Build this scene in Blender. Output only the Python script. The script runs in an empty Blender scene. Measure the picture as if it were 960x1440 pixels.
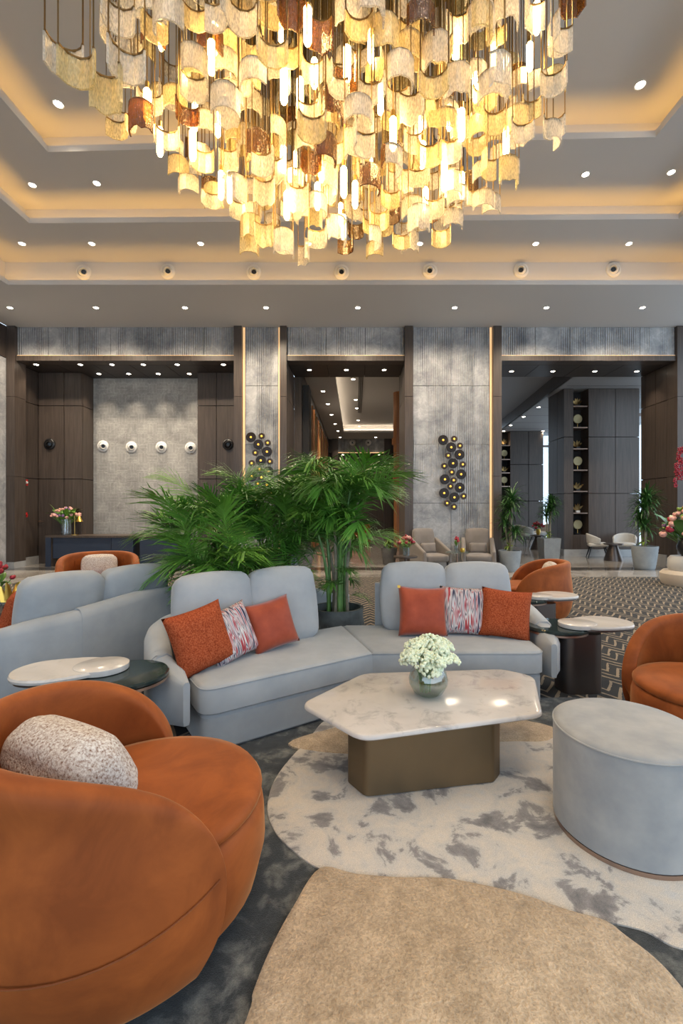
import bpy, bmesh, math, random
from mathutils import Vector, Matrix
PI = math.pi
C = bpy.context.scene.collection
R = random.Random(7)

# ------------------------------------------------------------------ camera, world, exposure
FPX, CX, CY, EYE = 640.0, 500.0, 716.0, 1.5          # focal length and vanishing point in pixels of the 960x1440 frame
cam = bpy.data.cameras.new('camera'); camo = bpy.data.objects.new('camera', cam); C.objects.link(camo)
camo.location = (0, 0, EYE); camo.rotation_euler = (PI/2, 0, 0)
cam.sensor_fit = 'VERTICAL'; cam.sensor_height = 36; cam.sensor_width = 24; cam.lens = 16
cam.shift_x = -(CX-480)/1440; cam.shift_y = (CY-720)/1440
cam.clip_start = .05; cam.clip_end = 200
sc = bpy.context.scene; sc.camera = camo
w = bpy.data.worlds.new('daylight'); sc.world = w; w.use_nodes = True
bg = w.node_tree.nodes['Background']; bg.inputs[0].default_value = (.68, .84, 1, 1); bg.inputs[1].default_value = 1.4
sc.view_settings.view_transform = 'Standard'; sc.view_settings.look = 'None'
sc.view_settings.exposure = 0.75; sc.view_settings.gamma = 1
sc.cycles.transparent_max_bounces = 20; sc.cycles.max_bounces = 8; sc.cycles.sample_clamp_indirect = 6
sc.cycles.caustics_reflective = False; sc.cycles.caustics_refractive = False

COVE, SPOT, BULB = 6.0, 76.0, 31.0                    # strengths: cove strips, downlights, chandelier bulbs
WARM = (1, .58, .16); SOFTWARM = (1, .83, .62)

def at(px, py, Y): return Vector(((px-CX)/FPX*Y, Y, EYE-(py-CY)/FPX*Y))
def on(px, py, z=0.0):
    Y = (EYE-z)*FPX/(py-CY); return Vector(((px-CX)/FPX*Y, Y, z))

# ------------------------------------------------------------------ mesh helpers
class MB:
    def __init__(s): s.v = []; s.f = []
    def add(s, vs, fs):
        o = len(s.v); s.v += [tuple(p) for p in vs]; s.f += [tuple(i+o for i in q) for q in fs]; return s
    def box(s, x0, x1, y0, y1, z0, z1):
        return s.add([(x0,y0,z0),(x1,y0,z0),(x1,y1,z0),(x0,y1,z0),(x0,y0,z1),(x1,y0,z1),(x1,y1,z1),(x0,y1,z1)],
                     [(0,3,2,1),(4,5,6,7),(0,1,5,4),(1,2,6,5),(2,3,7,6),(3,0,4,7)])
    def quad(s, a, b, c, d): return s.add([a,b,c,d], [(0,1,2,3)])
    def loft(s, outline, prof, cap=True):
        n = len(outline); vs = []; fs = []
        nr = normals(outline)
        for off, z in prof:
            for (x, y), (nx, ny) in zip(outline, nr): vs.append((x-nx*off, y-ny*off, z))
        for k in range(len(prof)-1):
            for i in range(n):
                j = (i+1) % n; fs.append((k*n+i, k*n+j, (k+1)*n+j, (k+1)*n+i))
        if cap:
            fs.append(tuple(range(n-1, -1, -1))); fs.append(tuple((len(prof)-1)*n+i for i in range(n)))
        return s.add(vs, fs)
    def lathe(s, prof, n=24, c=(0,0,0), cap=True):
        vs = []; fs = []
        for r, z in prof:
            for i in range(n):
                a = 2*PI*i/n; vs.append((c[0]+r*math.cos(a), c[1]+r*math.sin(a), c[2]+z))
        for k in range(len(prof)-1):
            for i in range(n):
                j = (i+1) % n; fs.append((k*n+i, k*n+j, (k+1)*n+j, (k+1)*n+i))
        if cap:
            fs.append(tuple(range(n-1, -1, -1))); fs.append(tuple((len(prof)-1)*n+i for i in range(n)))
        return s.add(vs, fs)
    def tube(s, pts, r, n=8, cap=True):
        pts = [Vector(p) for p in pts]; m = len(pts)
        rr = r if isinstance(r, (list, tuple)) else [r]*m
        vs = []; fs = []; ref = None
        for k, p in enumerate(pts):
            t = (pts[min(k+1, m-1)]-pts[max(k-1, 0)]).normalized()
            if ref is None: ref = Vector((0,0,1)) if abs(t.z) < .9 else Vector((1,0,0))
            a = t.cross(ref).normalized(); b = t.cross(a).normalized(); ref = -b if False else ref
            for i in range(n):
                q = 2*PI*i/n; vs.append(p+(a*math.cos(q)+b*math.sin(q))*rr[k])
        for k in range(m-1):
            for i in range(n):
                j = (i+1) % n; fs.append((k*n+i, k*n+j, (k+1)*n+j, (k+1)*n+i))
        if cap: fs.append(tuple(range(n-1, -1, -1))); fs.append(tuple((m-1)*n+i for i in range(n)))
        return s.add(vs, fs)
    def grid(s, fn, nu, nv):
        vs = [fn(i/nu, j/nv) for j in range(nv+1) for i in range(nu+1)]
        fs = [(j*(nu+1)+i, j*(nu+1)+i+1, (j+1)*(nu+1)+i+1, (j+1)*(nu+1)+i) for j in range(nv) for i in range(nu)]
        return s.add(vs, fs)
    def ball(s, c, r, nu=8, nv=6, sz=1.0):
        c = Vector(c)
        prof = [(max(1e-4, r*math.sin(PI*k/nv)), -r*sz*math.cos(PI*k/nv)) for k in range(nv+1)]
        return s.lathe(prof, nu, c)
    def mesh(s, name, m, smooth=False):
        me = bpy.data.meshes.new(name); me.from_pydata([tuple(v) for v in s.v], [], s.f)
        me.materials.append(m)
        bm = bmesh.new(); bm.from_mesh(me); bmesh.ops.recalc_face_normals(bm, faces=bm.faces); bm.to_mesh(me); bm.free()
        if smooth:
            me.polygons.foreach_set('use_smooth', [True]*len(me.polygons))
            if smooth != 'all': me.set_sharp_from_angle(angle=math.radians(smooth if smooth is not True else 40))
        me.update(); return me
    def build(s, name, m, parent=None, smooth=False, loc=None, rot=None):
        return inst(name, s.mesh(name, m, smooth), parent, loc, rot)

def inst(name, me, parent=None, loc=None, rot=None, scale=None):
    o = bpy.data.objects.new(name, me); C.objects.link(o)
    if parent: o.parent = parent
    if loc is not None: o.location = loc
    if rot is not None: o.rotation_euler = rot
    if scale is not None: o.scale = scale if isinstance(scale, (tuple, list)) else (scale,)*3
    return o
def normals(ol):
    n = len(ol); out = []
    for i in range(n):
        a = Vector(ol[i-1]); b = Vector(ol[i]); c = Vector(ol[(i+1) % n])
        e1 = (b-a); e2 = (c-b)
        n1 = Vector((e1.y, -e1.x)).normalized() if e1.length > 1e-9 else Vector((0,0))
        n2 = Vector((e2.y, -e2.x)).normalized() if e2.length > 1e-9 else Vector((0,0))
        m = (n1+n2); m = m.normalized() if m.length > 1e-9 else n1
        k = max(.5, m.dot(n1)); out.append((m.x/k, m.y/k))
    return out
def rpoly(pts, rad, seg=6, closed=True):
    out = []; n = len(pts)
    for i in range(n):
        p = Vector(pts[i][:2])
        r = rad[i] if isinstance(rad, (list, tuple)) else rad
        if (not closed and i in (0, n-1)) or r <= 0: out.append((p.x, p.y)); continue
        a = Vector(pts[i-1][:2]); b = Vector(pts[(i+1) % n][:2])
        da = (a-p); db = (b-p); la, lb = da.length, db.length; da /= la; db /= lb
        ang = da.angle(db); d = min(r/math.tan(ang/2), la*.48, lb*.48)
        p0 = p+da*d; p1 = p+db*d
        for k in range(seg+1):
            t = k/seg; q = p0*(1-t)**2+p*2*t*(1-t)+p1*t*t; out.append((q.x, q.y))
    return out
def ellipse(rx, ry, n=32, c=(0,0)): return [(c[0]+rx*math.cos(2*PI*i/n), c[1]+ry*math.sin(2*PI*i/n)) for i in range(n)]
def spline(pts, seg=8, closed=True):
    n = len(pts); out = []; P = [Vector(p[:2]) for p in pts]
    for i in range(n if closed else n-1):
        if closed: a, b, c, d = P[i-1], P[i], P[(i+1) % n], P[(i+2) % n]
        else: a, b, c, d = P[max(i-1,0)], P[i], P[i+1], P[min(i+2,n-1)]
        for k in range(seg):
            t = k/seg
            q = .5*((2*b)+(c-a)*t+(2*a-5*b+4*c-d)*t*t+(3*b-a-3*c+d)*t**3); out.append((q.x, q.y))
    if not closed: out.append((P[-1].x, P[-1].y))
    return out
def ccw(ol):
    A = sum(ol[i-1][0]*ol[i][1]-ol[i][0]*ol[i-1][1] for i in range(len(ol)))
    return ol if A > 0 else ol[::-1]
def rbox(w, d, h, r, puff=.0, n=10, sag=0.0):
    """soft rounded box, base centre at the origin, faces swollen by puff"""
    m = MB(); half = Vector((w/2, d/2, h/2))
    def face(ax, sg):
        u, v = [(1,2),(2,0),(0,1)][ax]
        def fn(a, b):
            p = [0,0,0]; p[ax] = sg*half[ax]; p[u] = (2*a-1)*half[u]*sg; p[v] = (2*b-1)*half[v]
            p = Vector(p); k0 = [1-(p[i]/half[i])**2 for i in range(3)]
            q = Vector([max(-half[i]+r, min(half[i]-r, p[i])) for i in range(3)])
            dd = p-q
            if dd.length > 1e-9: p = q+dd.normalized()*r
            k = k0
            e = [0,0,0]
            e[ax] = sg*puff*max(0,k[u])*max(0,k[v])
            return p+Vector(e)+Vector((0,0,h/2))
        m.grid(fn, n, n)
    for ax in range(3):
        for sg in (-1,1): face(ax, sg)
    return m
def weld(me, d=1e-4):
    bm = bmesh.new(); bm.from_mesh(me); bmesh.ops.remove_doubles(bm, verts=bm.verts, dist=d)
    bmesh.ops.recalc_face_normals(bm, faces=bm.faces); bm.to_mesh(me); bm.free(); me.update(); return me
def empty(name, loc=(0,0,0), rz=0.0):
    o = bpy.data.objects.new(name, None); C.objects.link(o); o.location = loc; o.rotation_euler = (0,0,rz)
    o.empty_display_size = .05; return o
def tag(o, label, cat, group=None):
    o['label'] = label; o['category'] = cat
    if group: o['group'] = group
    return o
def struct(o): o['kind'] = 'structure'; return o
def copy_tree(o, parent=None):
    c = o.copy(); C.objects.link(c); c.parent = parent
    for ch in [x for x in bpy.data.objects if x.parent == o]: copy_tree(ch, c)
    return c

# ------------------------------------------------------------------ materials
def newmat(name):
    m = bpy.data.materials.new(name); m.use_nodes = True; nt = m.node_tree
    return m, nt, nt.nodes['Principled BSDF']
def nd(nt, t, **k):
    n = nt.nodes.new(t)
    for a, b in k.items():
        if a in n.inputs: n.inputs[a].default_value = b
        else: setattr(n, a, b)
    return n
def coords(nt, world=False, scale=(1,1,1), rot=(0,0,0)):
    mp = nd(nt, 'ShaderNodeMapping'); mp.inputs['Scale'].default_value = scale; mp.inputs['Rotation'].default_value = rot
    if world: src = nd(nt, 'ShaderNodeNewGeometry').outputs['Position']
    else: src = nd(nt, 'ShaderNodeTexCoord').outputs['Object']
    nt.links.new(src, mp.inputs[0]); return mp.outputs[0]
def ramp(nt, fac, stops):
    r = nd(nt, 'ShaderNodeValToRGB'); e = r.color_ramp.elements
    while len(e) < len(stops): e.new(.5)
    for k, (p, c) in enumerate(stops): e[k].position = p; e[k].color = (*c, 1) if len(c) == 3 else c
    nt.links.new(fac, r.inputs[0]); return r.outputs[0]
def noise(nt, co, scale, detail=4, rough=.55, dist=0.0):
    n = nd(nt, 'ShaderNodeTexNoise'); n.inputs['Scale'].default_value = scale; n.inputs['Detail'].default_value = detail
    n.inputs['Roughness'].default_value = rough; n.inputs['Distortion'].default_value = dist
    nt.links.new(co, n.inputs['Vector']); return n.outputs['Fac']
def mix(nt, fac, a, b, mode='MIX'):
    m = nd(nt, 'ShaderNodeMix', data_type='RGBA', blend_type=mode)
    for s, v in ((0, fac), (6, a), (7, b)):
        if hasattr(v, 'links'): nt.links.new(v, m.inputs[s])
        else: m.inputs[s].default_value = v if s == 0 else (*v, 1)
    return m.outputs[2]
def bump(nt, bs, h, strength=.3, dist=.01, prev=None):
    b = nd(nt, 'ShaderNodeBump'); b.inputs['Strength'].default_value = strength; b.inputs['Distance'].default_value = dist
    nt.links.new(h, b.inputs['Height'])
    if prev: nt.links.new(prev, b.inputs['Normal'])
    nt.links.new(b.outputs[0], bs.inputs['Normal']); return b.outputs[0]
def plain(name, col, rough=.5, metal=0.0, sheen=0.0, var=0.0, vs=6, bs_=0.0, bscale=200, world=False, spec=.5, coat=0):
    m, nt, b = newmat(name)
    b.inputs['Base Color'].default_value = (*col, 1); b.inputs['Roughness'].default_value = rough; b.inputs['Metallic'].default_value = metal
    b.inputs['Specular IOR Level'].default_value = spec; b.inputs['Coat Weight'].default_value = coat
    if sheen: b.inputs['Sheen Weight'].default_value = sheen; b.inputs['Sheen Roughness'].default_value = .35; b.inputs['Sheen Tint'].default_value = (*[min(1, c*2+.1) for c in col], 1)
    if var or bs_:
        co = coords(nt, world)
        if var:
            f = noise(nt, co, vs, 5); a = tuple(max(0, c*(1-var)) for c in col); d = tuple(min(1, c*(1+var)) for c in col)
            nt.links.new(ramp(nt, f, [(.3, a), (.7, d)]), b.inputs['Base Color'])
        if bs_: bump(nt, b, noise(nt, co, bscale, 2), bs_, .004)
    return m
def emit(name, col, s):
    m, nt, b = newmat(name); b.inputs['Base Color'].default_value = (*col, 1); b.inputs['Emission Color'].default_value = (*col, 1)
    b.inputs['Emission Strength'].default_value = s; return m
def wood(name, c1, c2, rough=.42, horiz=False):
    m, nt, b = newmat(name); co = coords(nt, True, (22, 22, .8) if not horiz else (.8, 22, 22))
    f = noise(nt, co, 1.6, 6, .62, .4); co2 = coords(nt, True, (90, 90, 2) if not horiz else (2, 90, 90)); g = noise(nt, co2, 1, 3)
    c = ramp(nt, f, [(.3, c1), (.72, c2)]); g2 = ramp(nt, g, [(.35, (.78,.78,.78)), (.65, (1.12,1.12,1.12))])
    nt.links.new(mix(nt, .8, c, g2, 'MULTIPLY'), b.inputs['Base Color']); b.inputs['Roughness'].default_value = rough
    bump(nt, b, g, .08, .003); return m
def stone(name, lo, mid, hi, flute=0, rough=.55, scale=1.3, weave=False):
    m, nt, b = newmat(name); co = coords(nt, True)
    f = noise(nt, co, scale, 10, .7, .35); v = noise(nt, co, scale*1.6, 6, .6, .6)
    c = ramp(nt, f, [(.3, lo), (.5, mid), (.72, hi)])
    vein = ramp(nt, v, [(.47, (.9,.9,.9)), (.5, (1.25,1.25,1.25)), (.53, (.95,.95,.95))])
    c = mix(nt, .6, c, vein, 'MULTIPLY')
    pv = None
    if flute:
        wv = nd(nt, 'ShaderNodeTexWave', wave_type='BANDS', bands_direction='X', wave_profile='SIN'); wv.inputs['Scale'].default_value = flute
        nt.links.new(co, wv.inputs['Vector'])
        # flutes come and go over the face of the slab
        msk = ramp(nt, noise(nt, coords(nt, True, (2.2, 1, .25)), 1, 3), [(.42, (0,0,0)), (.58, (1,1,1))])
        h = mix(nt, msk, (.5,.5,.5), wv.outputs['Color'])
        pv = bump(nt, b, h, 1.0, .03)
    if weave:
        br = nd(nt, 'ShaderNodeTexBrick'); br.inputs['Scale'].default_value = 3.0
        br.inputs['Color1'].default_value = (1,1,1,1); br.inputs['Color2'].default_value = (.91,.91,.91,1); br.inputs['Mortar'].default_value = (1.2,1.2,1.2,1)
        br.inputs['Mortar Size'].default_value = .022; br.inputs['Brick Width'].default_value = .28; br.inputs['Row Height'].default_value = .85
        br2 = nd(nt, 'ShaderNodeTexBrick'); br2.inputs['Scale'].default_value = 3.0
        for k in ('Color1','Color2','Mortar'): br2.inputs[k].default_value = br.inputs[k].default_value
        br2.inputs['Mortar Size'].default_value = .022; br2.inputs['Brick Width'].default_value = .85; br2.inputs['Row Height'].default_value = .28
        cc = coords(nt, True, (1,1,1), (PI/2,0,0))
        nt.links.new(cc, br.inputs[0]); nt.links.new(cc, br2.inputs[0])
        ck = nd(nt, 'ShaderNodeTexChecker'); ck.inputs['Scale'].default_value = 3.5; nt.links.new(cc, ck.inputs[0])
        c = mix(nt, 1.0, c, mix(nt, ck.outputs['Fac'], br.outputs[0], br2.outputs[0]), 'MULTIPLY')
    nt.links.new(c, b.inputs['Base Color']); b.inputs['Roughness'].default_value = rough
    bump(nt, b, f, .12, .01, pv); return m
def marble(name, base, vein, rough=.12, scale=3.0, world=False, dark=None):
    m, nt, b = newmat(name); co = coords(nt, world)
    f = noise(nt, co, scale, 10, .7, .5); g = noise(nt, co, scale*.5, 4, .5, .8)
    c = ramp(nt, f, [(.34, vein), (.47, base), (.62, base), (.8, vein)])
    c2 = ramp(nt, g, [(.3, tuple(x*.72 for x in base)), (.65, tuple(min(1, x*1.08) for x in base))])
    nt.links.new(mix(nt, .5, c, c2), b.inputs['Base Color']); b.inputs['Roughness'].default_value = rough
    return m
def velvet(name, c1, c2, rough=.6):
    m, nt, b = newmat(name); co = coords(nt)
    f = noise(nt, co, 4.5, 5, .6, .6); nt.links.new(ramp(nt, f, [(.36, c1), (.66, c2)]), b.inputs['Base Color'])
    b.inputs['Roughness'].default_value = rough; b.inputs['Sheen Weight'].default_value = .5; b.inputs['Sheen Roughness'].default_value = .3
    b.inputs['Sheen Tint'].default_value = (1, .55, .25, 1); b.inputs['Specular IOR Level'].default_value = .2
    bump(nt, b, noise(nt, co, 350, 2), .06, .002); return m
def fabric(name, c1, c2, fs=5, bsc=500, bst=.12, rough=.9):
    m, nt, b = newmat(name); co = coords(nt)
    f = noise(nt, co, fs, 4); nt.links.new(ramp(nt, f, [(.35, c1), (.68, c2)]), b.inputs['Base Color'])
    b.inputs['Roughness'].default_value = rough; b.inputs['Specular IOR Level'].default_value = .15
    b.inputs['Sheen Weight'].default_value = .25
    bump(nt, b, noise(nt, co, bsc, 2), bst, .003); return m
def weave(name, stops, scale, stretch=(1,1,1), bst=.5, det=3):
    m, nt, b = newmat(name); co = coords(nt, False, stretch)
    f = noise(nt, co, scale, det, .7); nt.links.new(ramp(nt, f, stops), b.inputs['Base Color'])
    b.inputs['Roughness'].default_value = .95; b.inputs['Specular IOR Level'].default_value = .1
    bump(nt, b, f, bst, .006); return m
def thin_glass(name, tint, tl, gl=.12, tr=.45, rough=.12, bscale=150, wavy=.45):
    """cast glass plate: lets light through, scatters some of it and glints"""
    m = bpy.data.materials.new(name); m.use_nodes = True; nt = m.node_tree; nt.nodes.clear()
    out = nd(nt, 'ShaderNodeOutputMaterial')
    T = nd(nt, 'ShaderNodeBsdfTransparent'); T.inputs[0].default_value = (*tint, 1)
    L = nd(nt, 'ShaderNodeBsdfTranslucent'); L.inputs[0].default_value = (*tl, 1)
    D = nd(nt, 'ShaderNodeBsdfDiffuse'); D.inputs[0].default_value = (*tl, 1)
    G = nd(nt, 'ShaderNodeBsdfGlossy'); G.inputs[0].default_value = (1,1,1,1); G.inputs['Roughness'].default_value = rough
    co = coords(nt, False, (1,1,.25)); h = noise(nt, co, bscale, 1)
    b = nd(nt, 'ShaderNodeBump'); b.inputs['Strength'].default_value = wavy; b.inputs['Distance'].default_value = .01; nt.links.new(h, b.inputs['Height'])
    for s in (L, D, G): nt.links.new(b.outputs[0], s.inputs['Normal'])
    a = nd(nt, 'ShaderNodeMixShader'); a.inputs[0].default_value = .4; nt.links.new(L.outputs[0], a.inputs[1]); nt.links.new(D.outputs[0], a.inputs[2])
    c = nd(nt, 'ShaderNodeMixShader'); nt.links.new(a.outputs[0], c.inputs[1]); nt.links.new(T.outputs[0], c.inputs[2])
    fr = ramp(nt, h, [(.35, (max(0,tr-.2),)*3), (.65, (min(1,tr+.2),)*3)]); nt.links.new(fr, c.inputs[0])
    d = nd(nt, 'ShaderNodeMixShader'); d.inputs[0].default_value = gl; nt.links.new(c.outputs[0], d.inputs[1]); nt.links.new(G.outputs[0], d.inputs[2])
    nt.links.new(d.outputs[0], out.inputs[0]); return m

K = {}
K['paint'] = plain('ceiling_paint', (.62,.60,.585), .8)
K['wood'] = wood('dark_wood_veneer', (.052,.038,.031), (.10,.076,.063))
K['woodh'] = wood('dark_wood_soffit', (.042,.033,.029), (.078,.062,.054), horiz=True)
K['orangewood'] = wood('amber_wood', (.30,.11,.035), (.42,.17,.06), .35)
K['stone'] = stone('fluted_grey_stone', (.19,.20,.215), (.37,.37,.375), (.56,.555,.55), flute=5.6, scale=2.0)
K['weave'] = stone('carved_grey_stone', (.21,.205,.20), (.32,.315,.305), (.41,.40,.385), weave=True, scale=1.6)
K['skirt'] = marble('skirting_marble', (.42,.42,.42), (.26,.26,.27), .2, 3, True)
K['floor'] = None
K['metal_dark'] = plain('bronze_metal', (.15,.125,.115), .34, .9, bs_=.05)
K['bronze'] = plain('brushed_bronze', (.20,.145,.085), .45, .8, var=.06, vs=3)
K['copper'] = plain('satin_copper_band', (.42,.30,.24), .3, .9)
K['brass'] = plain('brass', (.55,.36,.12), .3, 1.0)
K['brassdark'] = plain('aged_brass', (.26,.17,.07), .35, 1.0)
K['gold'] = plain('gold_leaf', (.75,.47,.10), .28, 1.0)
K['white'] = plain('white_lacquer', (.72,.71,.69), .4)
K['black'] = plain('black_finish', (.012,.012,.014), .35)
K['void'] = plain('dark_niche', (.018,.016,.016), .7)
K['sofa'] = fabric('pale_grey_suede', (.32,.34,.36), (.39,.405,.42), 4)
K['ottoman'] = fabric('grey_ottoman_velvet', (.29,.30,.31), (.41,.405,.395), 5)
K['velvet'] = velvet('rust_velvet', (.23,.058,.014), (.37,.098,.022))
K['satin'] = fabric('rust_satin', (.29,.052,.024), (.38,.075,.034), 9, 300, .05, .45)
K['boucle'] = weave('rust_boucle', [(.35,(.20,.035,.014)), (.5,(.34,.07,.025)), (.65,(.45,.12,.05))], 110)
K['stripe'] = weave('red_white_black_weave', [(.30,(.04,.04,.08)), (.40,(.60,.60,.62)), (.46,(.36,.03,.05)), (.50,(.70,.68,.66)), (.54,(.06,.04,.08)), (.60,(.72,.70,.68)), (.66,(.40,.06,.07))], 15, (3.0,.6,.26), .6, 1)
K['tweed'] = weave('cream_tweed', [(.33,(.22,.12,.08)), (.45,(.50,.42,.37)), (.62,(.74,.70,.66))], 120)
K['taupe'] = fabric('taupe_leather', (.19,.165,.145), (.24,.21,.19), 3)
K['offwhite'] = fabric('off_white_fabric', (.50,.48,.45), (.60,.58,.54), 3)
K['beige'] = fabric('beige_upholstery', (.52,.44,.35), (.60,.52,.42), 3)
K['tablemarble'] = marble('pale_marble', (.60,.56,.53), (.25,.24,.24), .16, 6)
K['topmarble'] = marble('white_marble', (.68,.64,.60), (.50,.46,.43), .15, 5)
K['green'] = marble('dark_green_marble', (.022,.034,.033), (.045,.062,.058), .05, 5)
K['navy'] = plain('navy_lacquer', (.022,.035,.065), .45)
K['leaf'] = plain('palm_leaf', (.075,.21,.028), .38, var=.55, vs=2.2)
K['leaf2'] = plain('young_palm_leaf', (.14,.32,.045), .38, var=.35, vs=3)
K['leafdark'] = plain('dracaena_leaf', (.035,.11,.02), .4, var=.45, vs=4)
K['lime'] = plain('lime_leaf', (.22,.33,.05), .45, var=.3, vs=6)
K['stem'] = plain('green_cane', (.13,.27,.06), .4, var=.35, vs=9)
K['bark'] = plain('pale_bark', (.28,.24,.17), .8, var=.25, vs=20)
K['soil'] = plain('soil', (.035,.025,.018), .95, bs_=.8, bscale=60)
K['pot'] = plain('grey_stone_planter', (.10,.11,.11), .7, var=.35, vs=9, bs_=.4, bscale=30)
K['potlight'] = plain('ribbed_grey_planter', (.30,.325,.34), .7, var=.12, vs=6)
K['potdark'] = plain('weathered_grey_planter', (.13,.125,.12), .75, var=.3, vs=5)
K['umbel'] = plain('cream_blossom', (.74,.80,.60), .8, var=.18, vs=40)
K['pink'] = plain('pink_petal', (.72,.38,.32), .7, var=.2, vs=20)
K['red'] = plain('red_petal', (.36,.02,.04), .6, var=.25, vs=20)
K['mauve'] = plain('mauve_petal', (.22,.12,.26), .7, var=.2, vs=20)
K['redbox'] = plain('red_plastic', (.5,.02,.02), .4)
K['crystal'] = thin_glass('clear_cast_glass', (1,.98,.95), (.95,.90,.80), .14, .42)
K['honey'] = thin_glass('honey_cast_glass', (1,.92,.68), (.98,.86,.55), .12, .42)
K['amber'] = thin_glass('amber_brown_glass', (.55,.30,.10), (.24,.115,.03), .14, .4)
K['disc'] = thin_glass('smoked_glass_disc', (.30,.20,.13), (.055,.033,.018), .015, .12, .08, 5, .05)
K['disc2'] = thin_glass('pale_smoked_glass_disc', (.50,.40,.30), (.14,.10,.07), .015, .42, .08, 5, .05)
K['lamp'] = emit('downlight_lens', (1,.88,.70), 14)
K['bulb'] = emit('filament_bulb', (1,.66,.26), BULB)
K['cove'] = emit('cove_led', WARM, COVE)
K['ledline'] = emit('led_line', (1,.62,.30), .45)
K['sconce'] = emit('sconce_bulb', (1,.50,.06), 1.1)
def clear_glass(name):
    m, nt, b = newmat(name); b.inputs['Base Color'].default_value = (.95,.98,.97,1); b.inputs['Transmission Weight'].default_value = 1
    b.inputs['Roughness'].default_value = .0; b.inputs['IOR'].default_value = 1.2; return m
K['glass'] = clear_glass('clear_glass')
K['daypane'] = emit('daylit_pane', (.75,.87,1), 1.3)
# polished marble floor with broad bands
def floor_mat():
    m, nt, b = newmat('polished_floor_marble'); co = coords(nt, True)
    f = noise(nt, co, .9, 7, .6, 1.4); c = ramp(nt, f, [(.3, (.20,.18,.16)), (.5, (.36,.335,.31)), (.72, (.44,.42,.395))])
    sx = nd(nt, 'ShaderNodeSeparateXYZ'); nt.links.new(co, sx.inputs[0])
    # a darker inlaid band runs along the openings
    r = ramp(nt, sx.outputs['Y'], [(0, (0,0,0)), (1, (1,1,1))])
    mr = nd(nt, 'ShaderNodeMapRange'); mr.inputs[1].default_value = 11.15; mr.inputs[2].default_value = 11.75; nt.links.new(sx.outputs['Y'], mr.inputs[0])
    band = ramp(nt, mr.outputs[0], [(0, (0,0,0)), (.02, (1,1,1)), (.98, (1,1,1)), (.999, (0,0,0))])
    c = mix(nt, band, c, (.07,.065,.062))
    br = nd(nt, 'ShaderNodeTexBrick'); br.inputs['Scale'].default_value = .6; br.inputs['Color1'].default_value = (1,1,1,1); br.inputs['Color2'].default_value = (.9,.9,.9,1)
    br.inputs['Mortar'].default_value = (.55,.55,.55,1); br.inputs['Mortar Size'].default_value = .003; nt.links.new(co, br.inputs[0])
    nt.links.new(mix(nt, 1.0, c, br.outputs[0], 'MULTIPLY'), b.inputs['Base Color']); b.inputs['Roughness'].default_value = .1
    return m
K['floor'] = floor_mat()
def carpet_mat():
    m, nt, b = newmat('zigzag_carpet'); co = coords(nt, True)
    wob = nd(nt, 'ShaderNodeVectorMath', operation='ADD')
    nv = nd(nt, 'ShaderNodeTexNoise'); nv.inputs['Scale'].default_value = 1.7; nt.links.new(co, nv.inputs['Vector'])
    sc_ = nd(nt, 'ShaderNodeVectorMath', operation='SCALE'); sc_.inputs['Scale'].default_value = .10; nt.links.new(nv.outputs['Color'], sc_.inputs[0])
    nt.links.new(co, wob.inputs[0]); nt.links.new(sc_.outputs[0], wob.inputs[1])
    sx = nd(nt, 'ShaderNodeSeparateXYZ'); nt.links.new(wob.outputs[0], sx.inputs[0])
    def mth(op, a, b_=None):
        q = nd(nt, 'ShaderNodeMath', operation=op)
        for i, v in enumerate((a, b_)):
            if v is None: continue
            if hasattr(v, 'links'): nt.links.new(v, q.inputs[i])
            else: q.inputs[i].default_value = v
        return q.outputs[0]
    z = mth('PINGPONG', mth('MULTIPLY', sx.outputs['X'], 4.0), .5)
    s = mth('FRACT', mth('ADD', mth('MULTIPLY', sx.outputs['Y'], 6.5), mth('MULTIPLY', z, 2.6)))
    n2 = noise(nt, co, 9, 3)
    line = mth('GREATER_THAN', mth('ADD', s, mth('MULTIPLY', n2, .5)), .98)
    c = mix(nt, line, (.045,.047,.05), (.27,.22,.165))
    nt.links.new(mix(nt, .5, c, ramp(nt, noise(nt, co, 300, 2), [(.3,(.6,.6,.6)),(.7,(1.3,1.3,1.3))]), 'MULTIPLY'), b.inputs['Base Color'])
    b.inputs['Roughness'].default_value = .95; b.inputs['Specular IOR Level'].default_value = .1
    bump(nt, b, noise(nt, co, 400, 2), .3, .003); return m
K['carpet'] = carpet_mat()
def pile(name, stops, scale, fine, bst=.5, dist=.8):
    m, nt, b = newmat(name); co = coords(nt, True)
    f = noise(nt, co, scale, 6, .62, dist); c = ramp(nt, f, stops)
    g = noise(nt, co, fine, 2, .6); c = mix(nt, .7, c, ramp(nt, g, [(.3, (.66,.66,.66)), (.7, (1.28,1.28,1.28))]), 'MULTIPLY')
    nt.links.new(c, b.inputs['Base Color']); b.inputs['Roughness'].default_value = .95; b.inputs['Specular IOR Level'].default_value = .08
    b.inputs['Sheen Weight'].default_value = .3
    bump(nt, b, g, bst, .008); return m
K['rugdark'] = pile('charcoal_pile', [(.32,(.020,.023,.026)), (.48,(.04,.045,.048)), (.60,(.13,.135,.13)), (.72,(.22,.22,.20))], 9, 260, .4, .3)
K['rugcream'] = pile('mottled_cream_pile', [(.32,(.15,.145,.15)), (.43,(.27,.255,.25)), (.47,(.50,.475,.445)), (.58,(.60,.535,.46)), (.72,(.52,.51,.50))], 5.5, 320, .3, .35)
K['rugbeige'] = pile('sand_pile', [(.3,(.36,.27,.175)), (.7,(.60,.47,.33))], 11, 95, 1.0, .4)
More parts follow.
